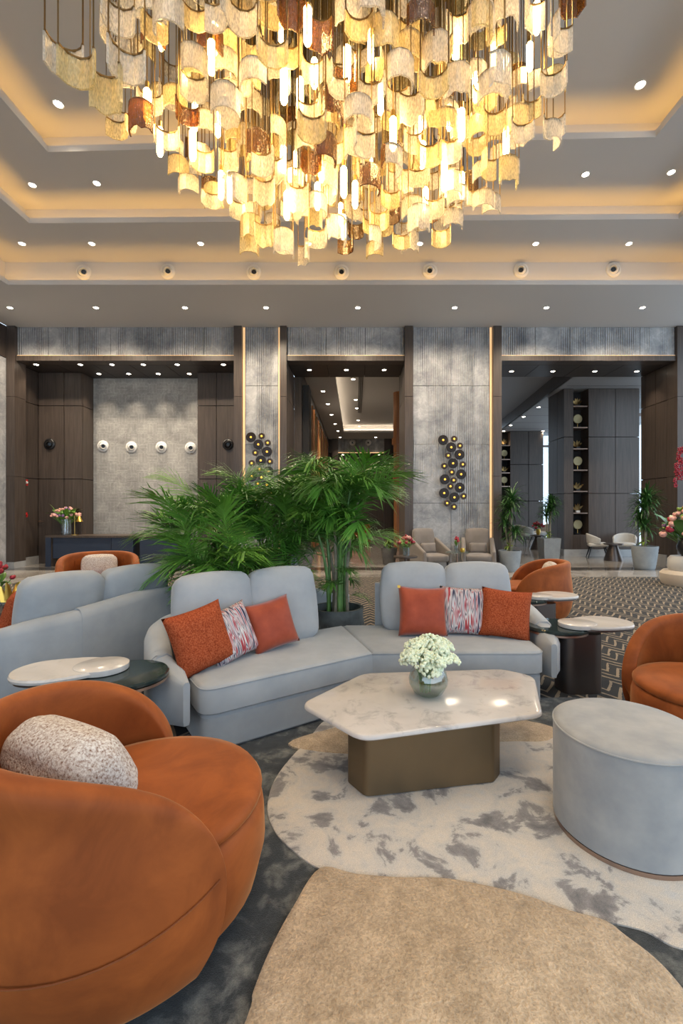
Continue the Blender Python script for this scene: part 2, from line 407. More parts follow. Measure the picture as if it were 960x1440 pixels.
# ------------------------------------------------------------------ floor and carpet
WY = 11.6                                              # face of the main wall
def wx(px, Y=WY): return (px-CX)/FPX*Y
def wz(py, Y=WY): return EYE-(py-CY)/FPX*Y
struct(MB().box(-16, 16, -8, 32, -.12, 0).build('floor', K['floor']))
tag(MB().box(-6.9, 8.2, -6, 10.0, 0.0, .010).build('zigzag_carpet', K['carpet']),
    'dark lobby carpet with jagged beige zigzag lines, edged by polished marble', 'carpet')

# ------------------------------------------------------------------ stepped tray ceiling with hidden cove strips
Z0, Z1, Z2, Z3 = 6.14, 6.74, 7.15, 7.58
O0 = [(-7.19,9.41), (7.15,9.41), (7.15,-4.6), (-7.19,-4.6)]
O1 = [(-5.98,8.34), (5.83,8.22), (5.83,-3.5), (-5.98,-3.5)]
O2 = [(-4.87,7.20), (4.55,6.91), (4.55,-2.4), (-4.87,-2.4)]
def grow(o, d): return [(o[0][0]-d,o[0][1]+d), (o[1][0]+d,o[1][1]+d), (o[2][0]+d,o[2][1]-d), (o[3][0]-d,o[3][1]-d)]
def ring(m, a, b, z, zb=None):
    zb = z if zb is None else zb
    for i in range(4):
        j = (i+1) % 4; m.quad((*a[i],z), (*a[j],z), (*b[j],zb), (*b[i],zb))
ceil = MB(); ring(ceil, [(-8.83,WY+.3), (9.6,WY+.3), (9.6,-6), (-8.83,-6)], O0, Z0)
ceil.box(-9.2, 10, -6.2, WY+.4, Z3+.6, Z3+.7)
ceil = struct(ceil.build('ceiling', K['paint']))
for O, za, zb, nxt in ((O0, Z0, Z1, O1), (O1, Z1, Z2, O2), (O2, Z2, Z3, None)):
    Fo = grow(O, .25)
    m = MB(); ring(m, Fo, Fo, za, zb); ring(m, O, Fo, za+.012)
    m.build('cove_face', K['paint'], ceil)
    m = MB(); ring(m, O, O, za, za+.10); ring(m, O, grow(O, .03), za+.10); ring(m, grow(O, .03), grow(O, .03), za+.10, za)
    m.build('cove_lip', K['paint'], ceil)
    m = MB()
    if nxt: ring(m, Fo, nxt, zb)
    else: m.quad(*[(*p, zb) for p in Fo])
    m.build('ceiling_border' if nxt else 'ceiling_field', K['paint'], ceil)
    m = MB(); ring(m, grow(O, .08), grow(O, .12), za+.03)
    m.build('cove_light_strip', K['cove'], ceil)

# ------------------------------------------------------------------ panels of stone and wood
def panel(name, m, parent, x0, x1, y0, y1, z0, z1, g=.009):
    """one panel with a narrow joint around it"""
    sx, sy, sz = x1-x0, y1-y0, z1-z0
    big = sorted(((sx,0),(sy,1),(sz,2)))[1:]; d = [0,0,0]
    for _, a in big: d[a] = g
    return MB().box(-sx/2+d[0], sx/2-d[0], -sy/2+d[1], sy/2-d[1], -sz/2+d[2], sz/2-d[2]).build(name, m, parent, loc=((x0+x1)/2, (y0+y1)/2, (z0+z1)/2))
def cuts(a, b, n): return [a+(b-a)*k/n for k in range(n+1)]
ZH0, ZH1 = 5.27, 5.40                                 # wood edge under the stone headers
posts = [(13,24.5), (330,341), (394,403.5), (568.5,580), (692,703.5), (948.5,966)]
core = MB()
for a, b in ((24.5,330), (403.5,568.5), (703.5,948.5)): core.box(wx(a), wx(b), WY+.06, WY+.3, ZH1-.02, Z0)
for a, b in ((341,394), (580,692)): core.box(wx(a), wx(b), WY+.06, WY+.3, 0, Z0)
wall = struct(core.build('wall_back', K['void']))
for a, b, n in ((24.5,330,7), (403.5,568.5,3), (703.5,948.5,5)):
    xs = cuts(wx(a), wx(b), n)
    for k in range(n): panel('stone_panel', K['stone'], wall, xs[k], xs[k+1], WY, WY+.06, ZH1+.02, Z0, .006)
    xs = cuts(wx(a), wx(b), max(2, n-2))
    for k in range(len(xs)-1): panel('wood_edge', K['wood'], wall, xs[k], xs[k+1], WY-.05, WY+.3, ZH0, ZH1, .004)
    MB().box(wx(a), wx(b), WY-.012, WY-.002, ZH1+.002, ZH1+.022).build('led_line', K['ledline'], wall)
for a, b, xs, zs in ((344.5,391, [344.5,368,391], cuts(.16,Z0,4)), (580.5,688.5, [580.5,634,688.5], cuts(.16,Z0,4))):
    for i in range(len(xs)-1):
        for k in range(len(zs)-1): panel('stone_panel', K['stone'], wall, wx(xs[i]), wx(xs[i+1]), WY, WY+.06, zs[k], zs[k+1], .005)
    panel('skirting', K['skirt'], wall, wx(xs[0]), wx(xs[-1]), WY-.015, WY+.06, .0, .16, .0)
for px in (342.6, 392.6, 690.3): MB().box(wx(px-1.3), wx(px+1.3), WY+.02, WY+.05, .16, Z0).build('led_line', K['ledline'], wall)
ZJ = [.16, 2.33, 4.35, Z0]
for a, b in posts:
    for k in range(3): panel('wood_post', K['wood'], wall, wx(a), wx(b), WY-.10, WY+.3, ZJ[k], ZJ[k+1], .004)
    panel('skirting', K['skirt'], wall, wx(a), wx(b), WY-.11, WY+.3, 0, .16, 0)

# left alcove behind the reception desk
AX0, AX1, AY, SY = -8.75, wx(330), 12.55, 13.1
NX0, NX1 = -7.55, -4.37
al = struct(MB().box(AX0-.2, AX1+.2, SY+.06, SY+.3, 0, 5.6).box(AX0-.4, AX0-.045, WY-.05, SY+.3, 0, 6.1).box(AX0-.4, AX1+.3, WY+.3, SY+.3, ZH0+.05, 6.1).box(AX0, NX0-.045, AY+.045, SY+.1, 0, 5.6).box(NX1+.045, AX1+.04, AY+.045, SY+.1, 0, 5.6).build('wall_alcove', K['void']))
zs = [.0, 2.33, 4.35, ZH0]
for k in range(3):
    panel('wood_panel', K['wood'], al, AX0-.04, AX0, WY+.3, AY, max(zs[k], .22 if k == 0 else 0), zs[k+1])
    for x0, x1 in ((AX0,-8.04), (-8.04,NX0), (NX1,-3.84), (-3.84,AX1)): panel('wood_panel', K['wood'], al, x0, x1, AY, AY+.04, zs[k], zs[k+1])
    panel('wood_panel', K['wood'], al, NX0-.04, NX0, AY+.04, SY, zs[k], zs[k+1])
    panel('wood_panel', K['wood'], al, NX1, NX1+.04, AY+.04, SY, zs[k], zs[k+1])
    panel('wood_panel', K['wood'], al, AX1, AX1+.04, WY+.3, AY, zs[k], zs[k+1])
panel('skirting', K['skirt'], al, AX0-.04, AX0+.015, WY+.3, AY, 0, .22, 0)
xs = cuts(NX0, NX1, 3)
for k in range(3): panel('carved_stone_panel', K['weave'], al, xs[k], xs[k+1], SY, SY+.06, 0, ZH0, .002)
xs = cuts(AX0, AX1, 6)
for k in range(6): panel('soffit_panel', K['woodh'], al, xs[k], xs[k+1], WY+.3, SY, ZH0, ZH0+.04, .008)
# left side wall of the hall
lw = struct(MB().box(-9.1, -8.87, -6, WY+.3, 0, Z0).build('wall_left', K['void']))
for k, y in enumerate(cuts(1.6, WY-.1, 5)[:-1]):
    panel('wood_panel', K['wood'], lw, -8.87, -8.83, y, y+2.0, wz(505), Z0)
    panel('stone_panel', K['stone'], lw, -8.87, -8.84, y, y+2.0, 0, wz(505))
# middle passage: jambs and soffit
PX0, PX1, PY = wx(403.5), wx(568.5), 13.0
mp = struct(MB().box(PX0-.3, PX0-.04, WY+.3, PY, 0, 5.7).box(PX1+.04, PX1+.3, WY+.3, PY, 0, 5.7).box(PX0-.3, PX1+.3, WY+.3, PY, ZH0+.05, 5.7).build('wall_passage', K['void']))
for k in range(3):
    panel('wood_panel', K['wood'], mp, PX0-.04, PX0, WY+.3, PY, zs[k], zs[k+1]); panel('wood_panel', K['wood'], mp, PX1, PX1+.04, WY+.3, PY, zs[k], zs[k+1])
xs = cuts(PX0, PX1, 3)
for k in range(3): panel('soffit_panel', K['woodh'], mp, xs[k], xs[k+1], WY+.3, PY, ZH0, ZH0+.04, .006)
# right opening: jambs and soffit
RX0, RX1, RY = wx(703.5), wx(948.5), 12.98
ro = struct(MB().box(RX0-.3, RX0-.04, WY+.3, RY, 0, 5.7).box(RX1+.05, RX1+.3, WY+.3, RY, 0, 5.7).box(RX0-.3, RX1+.3, WY+.3, RY, ZH0+.05, 6.0).build('wall_opening', K['void']))
for k in range(3):
    panel('wood_panel', K['wood'], ro, RX0-.04, RX0, WY+.3, RY, zs[k], zs[k+1])
    for y0, y1 in ((WY+.3, 12.35), (12.35, 12.78), (12.78, RY)): panel('wood_panel', K['wood'], ro, RX1, RX1+.04, y0, y1, max(zs[k], .3 if k == 0 else 0), zs[k+1])
panel('skirting', K['skirt'], ro, RX1-.02, RX1+.04, WY+.3, RY, 0, .3, 0)
xs = cuts(RX0, RX1, 4)
for k in range(4): panel('soffit_panel', K['woodh'], ro, xs[k], xs[k+1], WY+.3, RY, ZH0, ZH0+.04, .008)

# corridor seen through the middle passage
co_ = struct(MB().box(-1.75, -1.55, PY, 27.4, 0, 5.6).box(3.6, 3.8, PY, 27.4, 0, 5.6).build('wall_corridor', K['wood']))
cc = MB().box(-1.7, -.62, PY, 27, 5.5, 5.6).box(-.62, 3.7, 23.6, 27, 5.5, 5.6).box(-.75, 3.7, PY-.05, 23.9, 5.85, 5.9).box(-.75, -.70, PY, 23.9, 5.6, 5.9).box(-.7, 3.7, 23.85, 23.9, 5.6, 5.85)
cc = struct(cc.build('ceiling_corridor', K['paint']))
MB().box(-.72, -.66, PY, 23.6, 5.61, 5.63).box(-.6, 3.6, 23.68, 23.74, 5.61, 5.63).build('cove_light_strip', emit('corridor_cove', SOFTWARM, 5), cc)
for k in range(3): MB().box(.10+k*.06, .13+k*.06, 13.2, 20.5, 5.835, 5.852).build('air_slot', K['black'], cc)
bw = struct(MB().box(-1.6, 3.7, 27.2, 27.4, 0, 5.7).box(-1.6, 3.7, 26, 26.2, 4.7, 5.55).build('wall_corridor_end', K['wood']))
for k, x in enumerate(cuts(-1.0, 1.75, 4)[:-1]): panel('stone_panel', K['stone'], bw, x, x+.6875, 25.95, 26, 4.74, 5.5, .004)
MB().box(-1.0, 1.75, 25.93, 25.945, 4.70, 4.735).build('led_line', K['ledline'], bw)
for a, b in ((467,475), (540,550)): panel('wood_post', K['wood'], bw, wx(a,25.9), wx(b,25.9), 25.85, 26.3, 0, 5.5, 0)
for k in range(15):
    y = 14.3+k*.62
    MB().box(-1.53, -1.40, y, y+.07, .15, 4.9).build('wall_slat', K['orangewood'] if k % 3 else K['brassdark'], co_)
MB().box(-1.54, -1.50, 17.3, 17.9, .2, 4.3).build('lit_panel', emit('lit_panel', (1,.86,.66), 2.2), co_)
MB().box(-1.54, -1.36, 13.2, 13.9, 0, 5.1).build('dark_doorway', K['void'], co_)
# amber wood column with stepped sleeves
cl = empty('amber_column', (1.62, 17, 0))
for z0, z1, r in ((0,1.9,.20), (1.9,2.9,.24), (2.9,3.9,.21), (3.9,4.15,.27), (4.15,5.85,.22)):
    MB().lathe([(r,z0),(r,z1)], 12).build('column_sleeve', K['orangewood'], cl)
tag(cl, 'amber wooden column with stepped sleeves inside the middle passage', 'column')

# lounge beyond the right opening: ceiling, angled beam, shelf wall, far wall, tall windows
ZR, ZL = 5.35, 5.78
lc = MB().add([(6.26,12.9,ZR),(13,12.9,ZR),(13,23.9,ZR),(7.16,23.9,ZR)], [(0,1,2,3)]).add([(3.5,12.5,ZL),(6.4,12.5,ZL),(7.4,23.9,ZL),(3.5,23.9,ZL)], [(0,1,2,3)])
lc = struct(lc.build('ceiling_lounge', plain('lounge_ceiling', (.34,.33,.33), .7)))
MB().add([(6.24,13.0,ZR),(6.30,13.0,ZR),(7.20,23.5,ZR),(7.14,23.5,ZR),(6.24,13.0,ZL),(6.30,13.0,ZL),(7.20,23.5,ZL),(7.14,23.5,ZL)],
         [(0,3,2,1),(4,5,6,7),(0,1,5,4),(1,2,6,5),(2,3,7,6),(3,0,4,7)]).build('wood_beam', K['wood'], lc)
for k in range(6): MB().box(6.6, 12, 14.2+k*1.5, 14.215+k*1.5, ZR-.004, ZR+.002).build('ceiling_joint', K['black'], lc)
SYW = 14.5
def sx(px, Y=SYW): return (px-CX)/FPX*Y
sw = struct(MB().box(sx(794), sx(899)-.01, SYW+.5, SYW+1.2, 0, ZR).build('wall_shelf', K['void']))
ZS = [.22, 2.0, 3.8, ZR]
for k in range(3):
    for a, b in ((793,806), (827,865), (865,899)): panel('wood_panel', K['wood'], sw, sx(a), sx(b), SYW, SYW+.5, ZS[k], ZS[k+1])
    panel('wood_panel', K['wood'], sw, sx(793), sx(793)+.04, SYW+.5, SYW+1.2, ZS[k], ZS[k+1])
panel('wood_panel', K['wood'], sw, sx(806), sx(827), SYW, SYW+.5, .22, .68)
panel('skirting', K['skirt'], sw, sx(793)-.02, sx(899), SYW-.03, SYW+.5, 0, .22, 0)
shelf_z = [wz(y, SYW) for y in (571,601,631,661,691,721.5)]
for z in shelf_z: MB().box(sx(806)+.01, sx(827)-.01, SYW+.02, SYW+.49, z-.02, z+.015).build('shelf', K['copper'], sw)
FYW = 22.4
fw = struct(MB().box(sx(690,FYW), sx(763,FYW), FYW+.5, FYW+.7, 0, ZR).build('wall_lounge_far', K['void']))
for k in range(3):
    for a, b in ((717,743), (743,764)): panel('wood_panel', K['wood'], fw, sx(a,FYW), sx(b,FYW), FYW, FYW+.5, [0,1.9,3.7][k], [1.9,3.7,ZR][k], .014)
    panel('wood_panel', K['wood'], fw, sx(690,FYW), sx(704,FYW), FYW, FYW+.5, [0,1.9,3.7][k], [1.9,3.7,ZR][k], .014)
fshelf = [wz(y, FYW) for y in (626.5,646,665,684)]
for z in fshelf: MB().box(sx(704,FYW), sx(717,FYW), FYW+.02, FYW+.49, z-.02, z+.02).build('shelf', K['copper'], fw)
for n, (x0, x1, y) in enumerate(((sx(764,FYW), sx(785,FYW), FYW+.4), (9.04, 10.3, 15.2))):
    wi = struct(MB().box(x0, x0+.05, y-.04, y+.04, 0, ZR).box(x1-.05, x1, y-.04, y+.04, 0, ZR).box(x0, x1, y-.04, y+.04, 4.6, 4.7).box(x0, x1, y-.04, y+.04, 0, .1).build('window_%d' % (n+1), K['metal_dark']))
    MB().box(x0, x1, y-.006, y+.006, .1, ZR).build('window_glass', thin_glass('window_glass_%d' % n, (.95,.98,1), (.6,.6,.6), .06, .95, .02, 3, 0), wi)

# ------------------------------------------------------------------ downlights
ringm = MB().lathe([(.050,0),(.068,0),(.068,-.008),(.050,-.004)], 16, cap=False).mesh('trim_ring', K['white'], True)
lensm = MB().lathe([(.052,-.002),(.048,-.010)], 16).mesh('lens', K['lamp'])
def downlight(p, label, group, power=1.0, scale=1.0, cone=95):
    o = empty('downlight', p); o.scale = (scale,)*3
    inst('trim_ring', ringm, o); inst('lens', lensm, o); tag(o, label, 'downlight', group)
    if power:
        l = bpy.data.lights.new('downlight_beam', 'SPOT'); l.energy = SPOT*power; l.color = SOFTWARM; l.spot_size = math.radians(cone); l.spot_blend = 1.0; l.shadow_soft_size = .05
        b = bpy.data.objects.new('downlight_beam', l); C.objects.link(b); b.location = (p[0], p[1], p[2]-.05)
def lights(pxs, y, z, label, group, power=1.0, scale=1.0, dz=0, cone=95):
    for px in pxs: downlight(on_ceiling(px, y, z), label, group, power, scale, cone)
def on_ceiling(px, py, z):
    Y = (z-EYE)*FPX/(CY-py); return Vector(((px-CX)/FPX*Y, Y, z-.001))
lights((14,135,260,374,503,639,768,903), 432.5, Z0, 'round recessed downlight in the lowest grey ceiling border above the stone wall', 'downlights in the lowest ceiling border', 3.0, cone=150)
lights((31,129,282,434,590,753,884), 342.5, Z1, 'round recessed downlight in the ceiling border just above the row of air nozzles', 'downlights above the air nozzles', 1.0, cone=62)
for px, py in ((45.5,260), (136,257.5), (823,245), (943.5,242)): downlight(on_ceiling(px, py, Z2), 'round recessed downlight in the middle ceiling border between two glowing coves', 'downlights in the middle ceiling border', 1.0, 1.0, 62)
for px, py in ((82,146), (900,119)): downlight(on_ceiling(px, py, Z3), 'round recessed downlight in the topmost ceiling field beside the chandelier', 'downlights beside the chandelier', 1.2, 1.15)
lights((51,113,157.5,201.5,249,314), 512.5, ZH0, 'round downlight at the front of the wood soffit over the reception desk', 'front downlights over the reception', .35)
lights((139,181,222.5,266), 525.5, ZH0, 'round downlight washing the carved stone wall behind the reception desk', 'wall washing downlights over the reception', 1.1, cone=75)
lights((435,487,540), 520, ZH0, 'round downlight in the wood soffit of the middle passage', 'downlights in the middle passage soffit', .5)
lights((719,777,836,895), 522, ZH0, 'round downlight in the wood soffit of the wide right opening', 'downlights in the right opening soffit', .5)
for px, py in ((454,550), (461,568), (466,583), (471,596), (475,606), (478,615), (528,615)): downlight(on_ceiling(px, py, 5.5), 'round downlight along the edge of the corridor ceiling inside the middle passage', 'downlights along the corridor edge', .9, 1.2)
for px, py in ((496.5,533), (500,562), (501.5,574), (503.5,591), (504.5,599.5)): downlight(on_ceiling(px, py, 5.85), 'round downlight beside the air slot of the corridor ceiling', 'downlights beside the corridor air slot', .9, 1.2)
for px, py in ((757,572.5), (736,586), (718,598), (708,606), (763,606)): downlight(on_ceiling(px, py, ZR), 'round downlight in the grey lounge ceiling beyond the right opening', 'downlights in the lounge ceiling', .8, 1.2)
for k, z, off in ((O0, Z0, 1.0), (O1, Z1, .75), (O2, Z2, .75)):   # borders assumed to run on; unseen downlights added along them to light the foreground
    for y in (6.2, 4.0, 1.8, -.4):
        for x in (k[3][0]-off, k[2][0]+off): downlight((x, y, z-.001), 'unseen added downlight along a side border of the tray ceiling', 'added downlights along the side borders', 1.0)
for x, y in ((-2.9,3.6), (2.9,3.6), (-2.9,.9), (2.9,.9), (0,.2), (1.2,.6), (-1.2,.6)): downlight((x, y, Z3-.001), 'unseen added downlight in the ceiling field around the chandelier plate', 'added downlights around the chandelier plate', 1.5, 1.15)  # extra lamps out of view, added overhead to brighten the foreground
for x in (-.75, .3, 1.35):
    downlight((x, 26.7, 4.7), 'round downlight above the recess at the end of the corridor', 'downlights at the corridor end', .7, 1.2)

# ------------------------------------------------------------------ ball jet air nozzles
def nozzle(p, look, m, r, label, group):
    o = empty('air_nozzle', p)
    q = MB().lathe([(r*.62,.0),(r,.0),(r,.02),(r*.93,.035),(r*.68,.045),(r*.62,.03)], 28, cap=False); q.build('flange', m, o, True, rot=(PI/2,0,0))
    ball = MB().lathe([(r*.64,.0),(r*.62,.05),(r*.50,.10),(r*.40,.12),(r*.34,.10),(r*.30,.02)], 24, cap=False).build('ball_jet', m, o, True)
    d = Vector(look).normalized(); ball.rotation_euler = d.to_track_quat('Z', 'Y').to_euler()
    MB().lathe([(.001,.02),(r*.30,.02),(r*.35,.1)], 20, cap=False).build('throat', K['black'], ball, True)
    MB().lathe([(.001,-.002),(r*.64,-.002)], 20, cap=False).build('back_plate', m, o, rot=(PI/2,0,0))
    return tag(o, label, 'air nozzle', group)
NYF = 9.41+.25
for k, (px, py) in enumerate(((118,383), (236,382), (357,383), (480,383), (604,381.5), (732,380.5), (862,379.5))):
    p = at(px, py, NYF-.001); nozzle(p, (-p.x*.09, -1, -.28), K['white'], .16, 'round white air nozzle in the cove face of the tray ceiling', 'air nozzles in the cove face')
for px, py in ((145,627.5), (185,629), (227,629), (268,630)):
    p = at(px, py, SY-.001); nozzle(p, (-p.x*.07, -1, -.15), K['white'], .165, 'round white air nozzle on the carved stone wall behind the reception', 'air nozzles on the carved stone')
for px, py, s in ((70,624.5,'left'), (320.5,625,'right')):
    p = at(px, py, AY-.001); nozzle(p, (-p.x*.05, -1, -.1), K['black'], .155, 'black air nozzle on dark wood beside the fire alarm call points' if s == 'left' else 'black air nozzle on dark wood between carved stone and fluted pilaster', 'black air nozzles')
for px, py in ((495.5,622.5), (517.5,622.5)): nozzle(at(px, py, 25.94), (0,-1,-.2), K['white'], .17, 'small white air nozzle on the stone band at the corridor end', 'air nozzles at the corridor end')

# ------------------------------------------------------------------ glass disc wall lights on the two pilasters
pat = [(278,259,1),(410,247,0),(372,350,1),(482,328,0),(475,437,1),(336,450,0),(398,542,1),(290,576,0),(512,557,0),(382,650,0),(494,676,1),
       (295,738,1),(406,748,0),(364,822,0),(476,838,1),(290,904,1),(412,957,1),(522,942,0),(326,1026,0),(408,1071,0)]
def disc_light(dx, dy, label):
    o = empty('wall_light', at(590+400/8.727+dx, 590+640/8.727+dy, WY))
    base = o.location
    for i, (zx, zy, big) in enumerate(pat):
        p = at(590+zx/8.727+dx, 590+zy/8.727+dy, WY)-base
        r = .128 if big else .082
        d = MB().lathe([(.02,.0),(r*.97,.0),(r,.006),(r*.97,.012),(.02,.012)], 24, cap=False).build('glass_disc', K['disc'] if big else K['disc2'], o, True, loc=(p.x, -.09-.02*(i % 3), p.z), rot=(PI/2,0,0))
        MB().ball((0,0,.02), .026, 10, 8).build('bulb', K['sconce'], d, 'all')
        MB().lathe([(.008,-.14),(.008,.0),(.03,.0),(.03,.006)], 10).build('stem', K['brassdark'], d, True)
    tag(o, label, 'wall light'); return o
disc_light(0, 0, 'cluster of smoked glass disc lights on the broad stone pilaster above two taupe armchairs')
disc_light(-267.9, -4, 'cluster of smoked glass disc lights on the narrow stone pilaster, partly behind the palms')
# ------------------------------------------------------------------ area rug: charcoal ground with two set-in pile fields
rug = empty('area_rug', (.9, 1.6, .010))
def wl(pts, o): return [(x-o.location.x, y-o.location.y) for x, y in pts]
ro_ = rpoly([(-1.45,.1), (3.3,.1), (3.3,3.2), (1.7,3.58), (-.6,3.5), (-1.2,2.9)], [.2,.2,.3,.4,.3,.5])
MB().loft(ccw(wl(ro_, rug)), [(0,0),(0,.008),(.008,.014)]).build('charcoal_ground', K['rugdark'], rug)
def fl(*pts): return [tuple(on(x, y, .025).xy) for x, y in pts]
cream = fl((470,1008),(432,1042),(392,1088),(376,1130),(384,1166),(410,1196),(450,1223)) + fl((500,1231),(560,1236),(620,1237),(680,1247),(740,1262),(800,1283),(850,1297)) + fl((905,1310),(960,1336)) + [(1.35,1.50),(2.1,1.85),(2.2,2.6),(1.55,2.85),(.9,3.0),(.3,3.2)]
MB().loft(ccw(wl(spline(cream, 5), rug)), [(0,.010),(0,.020),(.012,.027)]).build('cream_field', K['rugcream'], rug, 40)
beige = fl((346,1440),(356,1400),(380,1340),(412,1280),(450,1225),(500,1233),(560,1238),(620,1239),(680,1249),(740,1264),(800,1285),(850,1299),(880,1321),(920,1352),(960,1396)) + [(1.02,1.15),(1.1,.85),(.9,.45),(.2,.2),(-.35,.35),(-.4,.9)]
MB().loft(ccw(wl(spline(beige, 5), rug)), [(0,.012),(0,.028),(.014,.036)]).build('sand_field', K['rugbeige'], rug, 40)
b2 = fl((405,1048),(470,1026),(560,1012),(690,1010),(775,1024),(770,1044),(700,1046),(560,1060),(470,1062))
MB().loft(ccw(wl(spline(b2, 4), rug)), [(0,.012),(0,.0265),(.01,.031)]).build('sand_strip', K['rugbeige'], rug, 40)
tag(rug, 'area rug with charcoal, mottled cream and sand pile fields under the marble coffee table', 'rug')
RZ = .010+.027                                         # top of the pile

# ------------------------------------------------------------------ angled sofa with a shell back
aL = Vector((-.824,-.567)); nL = Vector((-.567,.824)); DEP = .79; LL, LR = 1.26, 1.30
def ring_path(pts, rad): return [Vector(p) for p in rpoly(pts, rad, 8, closed=False)]
def band(path, zb, zt, th):
    """upholstered band swept along a path with changing top height"""
    m = MB(); n = len(path); L = [0]
    for i in range(1, n): L.append(L[-1]+(path[i]-path[i-1]).length)
    sec = []
    vs = []; fs = []; S = 12
    for i, p in enumerate(path):
        t = (path[min(i+1,n-1)]-path[max(i-1,0)]).normalized(); q = Vector((t.y,-t.x)); u = L[i]/L[-1]
        b, tp = zb(u), zt(u)
        e = min(1, min(L[i], L[-1]-L[i])/.05); k = math.sqrt(max(0, 1-(1-e)**2))*.75+.25   # rounded ends
        h = th/2*k
        b2_, t2 = b+(1-k)*.03, tp-(1-k)*.03
        prof = [(-h*.75,b2_), (-h,b2_+.025), (-h,b2_+(t2-b2_)*.4), (-h,t2-h*.9), (-h*.8,t2-h*.35), (-h*.4,t2-h*.06), (h*.4,t2-h*.06), (h*.8,t2-h*.35), (h,t2-h*.9), (h,b2_+(t2-b2_)*.4), (h,b2_+.025), (h*.75,b2_)]
        for o, z in prof: vs.append((p.x+q.x*o, p.y+q.y*o, z))
    for i in range(n-1):
        for j in range(S):
            k = (j+1) % S; fs.append((i*S+j, i*S+k, (i+1)*S+k, (i+1)*S+j))
    fs.append(tuple(range(S))); fs.append(tuple((n-1)*S+j for j in range(S-1,-1,-1)))
    return m.add(vs, fs)
def lerp(a, b, t): return a+(b-a)*t
def sm(t): t = max(0, min(1, t)); return t*t*(3-2*t)
def make_sofa():
    s = empty('angled_sofa')
    J = Vector((0,0)); JB = Vector((-math.tan(math.radians(17.25))*DEP, DEP)); LF = aL*LL; LB = LF+nL*DEP; RF = Vector((LR,0)); RB = Vector((LR,DEP))
    for pts, rad in (([J, JB, LB, LF], [0,0,.28,.11]), ([J, RF, RB, JB], [0,.11,.28,0])):
        ol = ccw(rpoly(pts, rad, 7))
        MB().loft(ol, [(.03,.02),(.015,.035),(.015,.225),(.03,.245)]).build('base', K['sofa'], s, 35)
        MB().loft(ol, [(.02,.245),(.0,.258),(0,.395),(.006,.412),(.025,.425)]).build('seat_cushion', K['sofa'], s, 40)
        MB().tube([(x*.9995, y*.9995, .408) for x, y in ol]+[(ol[0][0]*.9995, ol[0][1]*.9995, .408)], .0035, 5, False).build('piping', K['sofa'], s, True)
    o = .075
    p1 = [LF+aL*o+nL*.04, LF+aL*(o+.07)+nL*.42, LB+aL*(o+.02)+nL*o, LB-aL*.4+nL*(o+.05), JB+aL*.30+nL*(o+.03)]
    p2 = [RF+Vector((o,.04)), RF+Vector((o+.07,.42)), RB+Vector((o+.02,o)), RB+Vector((-.4,o+.05)), JB+Vector((.30,o+.03))]
    for p in (p1, p2):
        P_ = [Vector(q) for q in spline([tuple(x) for x in rpoly([tuple(v) for v in p], [0,.3,.38,.3,0], 5, closed=False)], 2, False)]
        band(P_, lambda u: .19-.09*sm((u-.1)/.3), lambda u: .49+.23*sm(u/.5)+.10*sm((u-.45)/.5), .165).build('shell_back', K['sofa'], s, 50)
    cm = weld(rbox(.56, .17, .58, .055, .03, 10).mesh('back_cushion', K['sofa'], 'all'))
    for q, ang in (((LF+aL*-.30+nL*.655), math.radians(34.5)), ((LF+aL*-.87+nL*.655), math.radians(34.5)), (Vector((.40,.655)), 0), (Vector((.97,.655)), 0)):
        inst('back_cushion', cm, s, (q.x, q.y, .415), (math.radians(-13), 0, ang))
    return s
sofa = make_sofa(); sofa.location = (.127, 3.405, .010)
tag(sofa, 'pale grey angled sofa facing the coffee table, rust and striped cushions on it', 'sofa')
so2 = copy_tree(sofa); so2.location = (-2.31, 4.72, .010); so2.rotation_euler.z = math.radians(-125)
tag(so2, 'pale grey angled sofa seen from its shell back behind the round marble side table', 'sofa')
so3 = copy_tree(sofa); so3.location = (-.95, 6.55, .010); so3.rotation_euler.z = math.radians(97)
tag(so3, 'pale grey angled sofa standing behind the palm planters, turned towards the passage', 'sofa')

# ------------------------------------------------------------------ throw cushions
def pillow(w, h, t, m, n=16, pinch=.07):
    q = MB()
    for sg in (-1, 1):
        def fn(a, b):
            u, v = 2*a-1, 2*b-1
            x = u*w/2*(1-pinch*(1-v*v)*abs(u)); z = v*h/2*(1-pinch*(1-u*u)*abs(v))
            d = t/2*((1-u**4)*(1-v**4))**.62*(1+.05*math.sin(7*u+3*v))
            return (x, sg*d, z+h/2)
        q.grid(fn, n, n)
    return weld(q.mesh('cushion_body', m, 'all'))
tabm = MB().box(-.012,.012,-.004,.004,-.012,.012).mesh('corner_tab', K['gold'])
def cushion(name, m, px, py, Y, w, yaw, lean, roll, label, group, z=.435, t=.15, h=None, tab=None):
    c = empty(name, (wx(px, Y), Y, z))
    b = inst('cover', pillow(w, h or w, t, m), c, (0,0,0)); b.data.name = 'cover'
    if tab: inst('corner_tab', tabm, b, (tab[0]*w*.485, 0, .012 if tab[1] < 0 else w*.98))
    c.rotation_euler = (Matrix.Rotation(math.radians(yaw), 3, 'Z') @ Matrix.Rotation(math.radians(-lean), 3, 'X') @ Matrix.Rotation(math.radians(roll), 3, 'Y')).to_euler()
    return tag(c, label, 'cushion', group)
G = 'throw cushions on the angled sofa'
cushion('throw_cushion', K['boucle'], 296, 930, 3.02, .42, 46, 18, -10, 'rough rust boucle cushion at the curved arm end beside the dark green table', G, z=.44, tab=(-1,-1))
cushion('throw_cushion', K['stripe'], 338, 915, 3.23, .38, 50, 20, -11, 'red, white and black striped cushion between boucle and satin on the angled wing', G, z=.44)
cushion('throw_cushion', K['satin'], 392, 905, 3.46, .38, 36, 18, -9, 'smooth rust satin cushion on the angled wing next to the palm planter', G, z=.44, tab=(-1,-1))
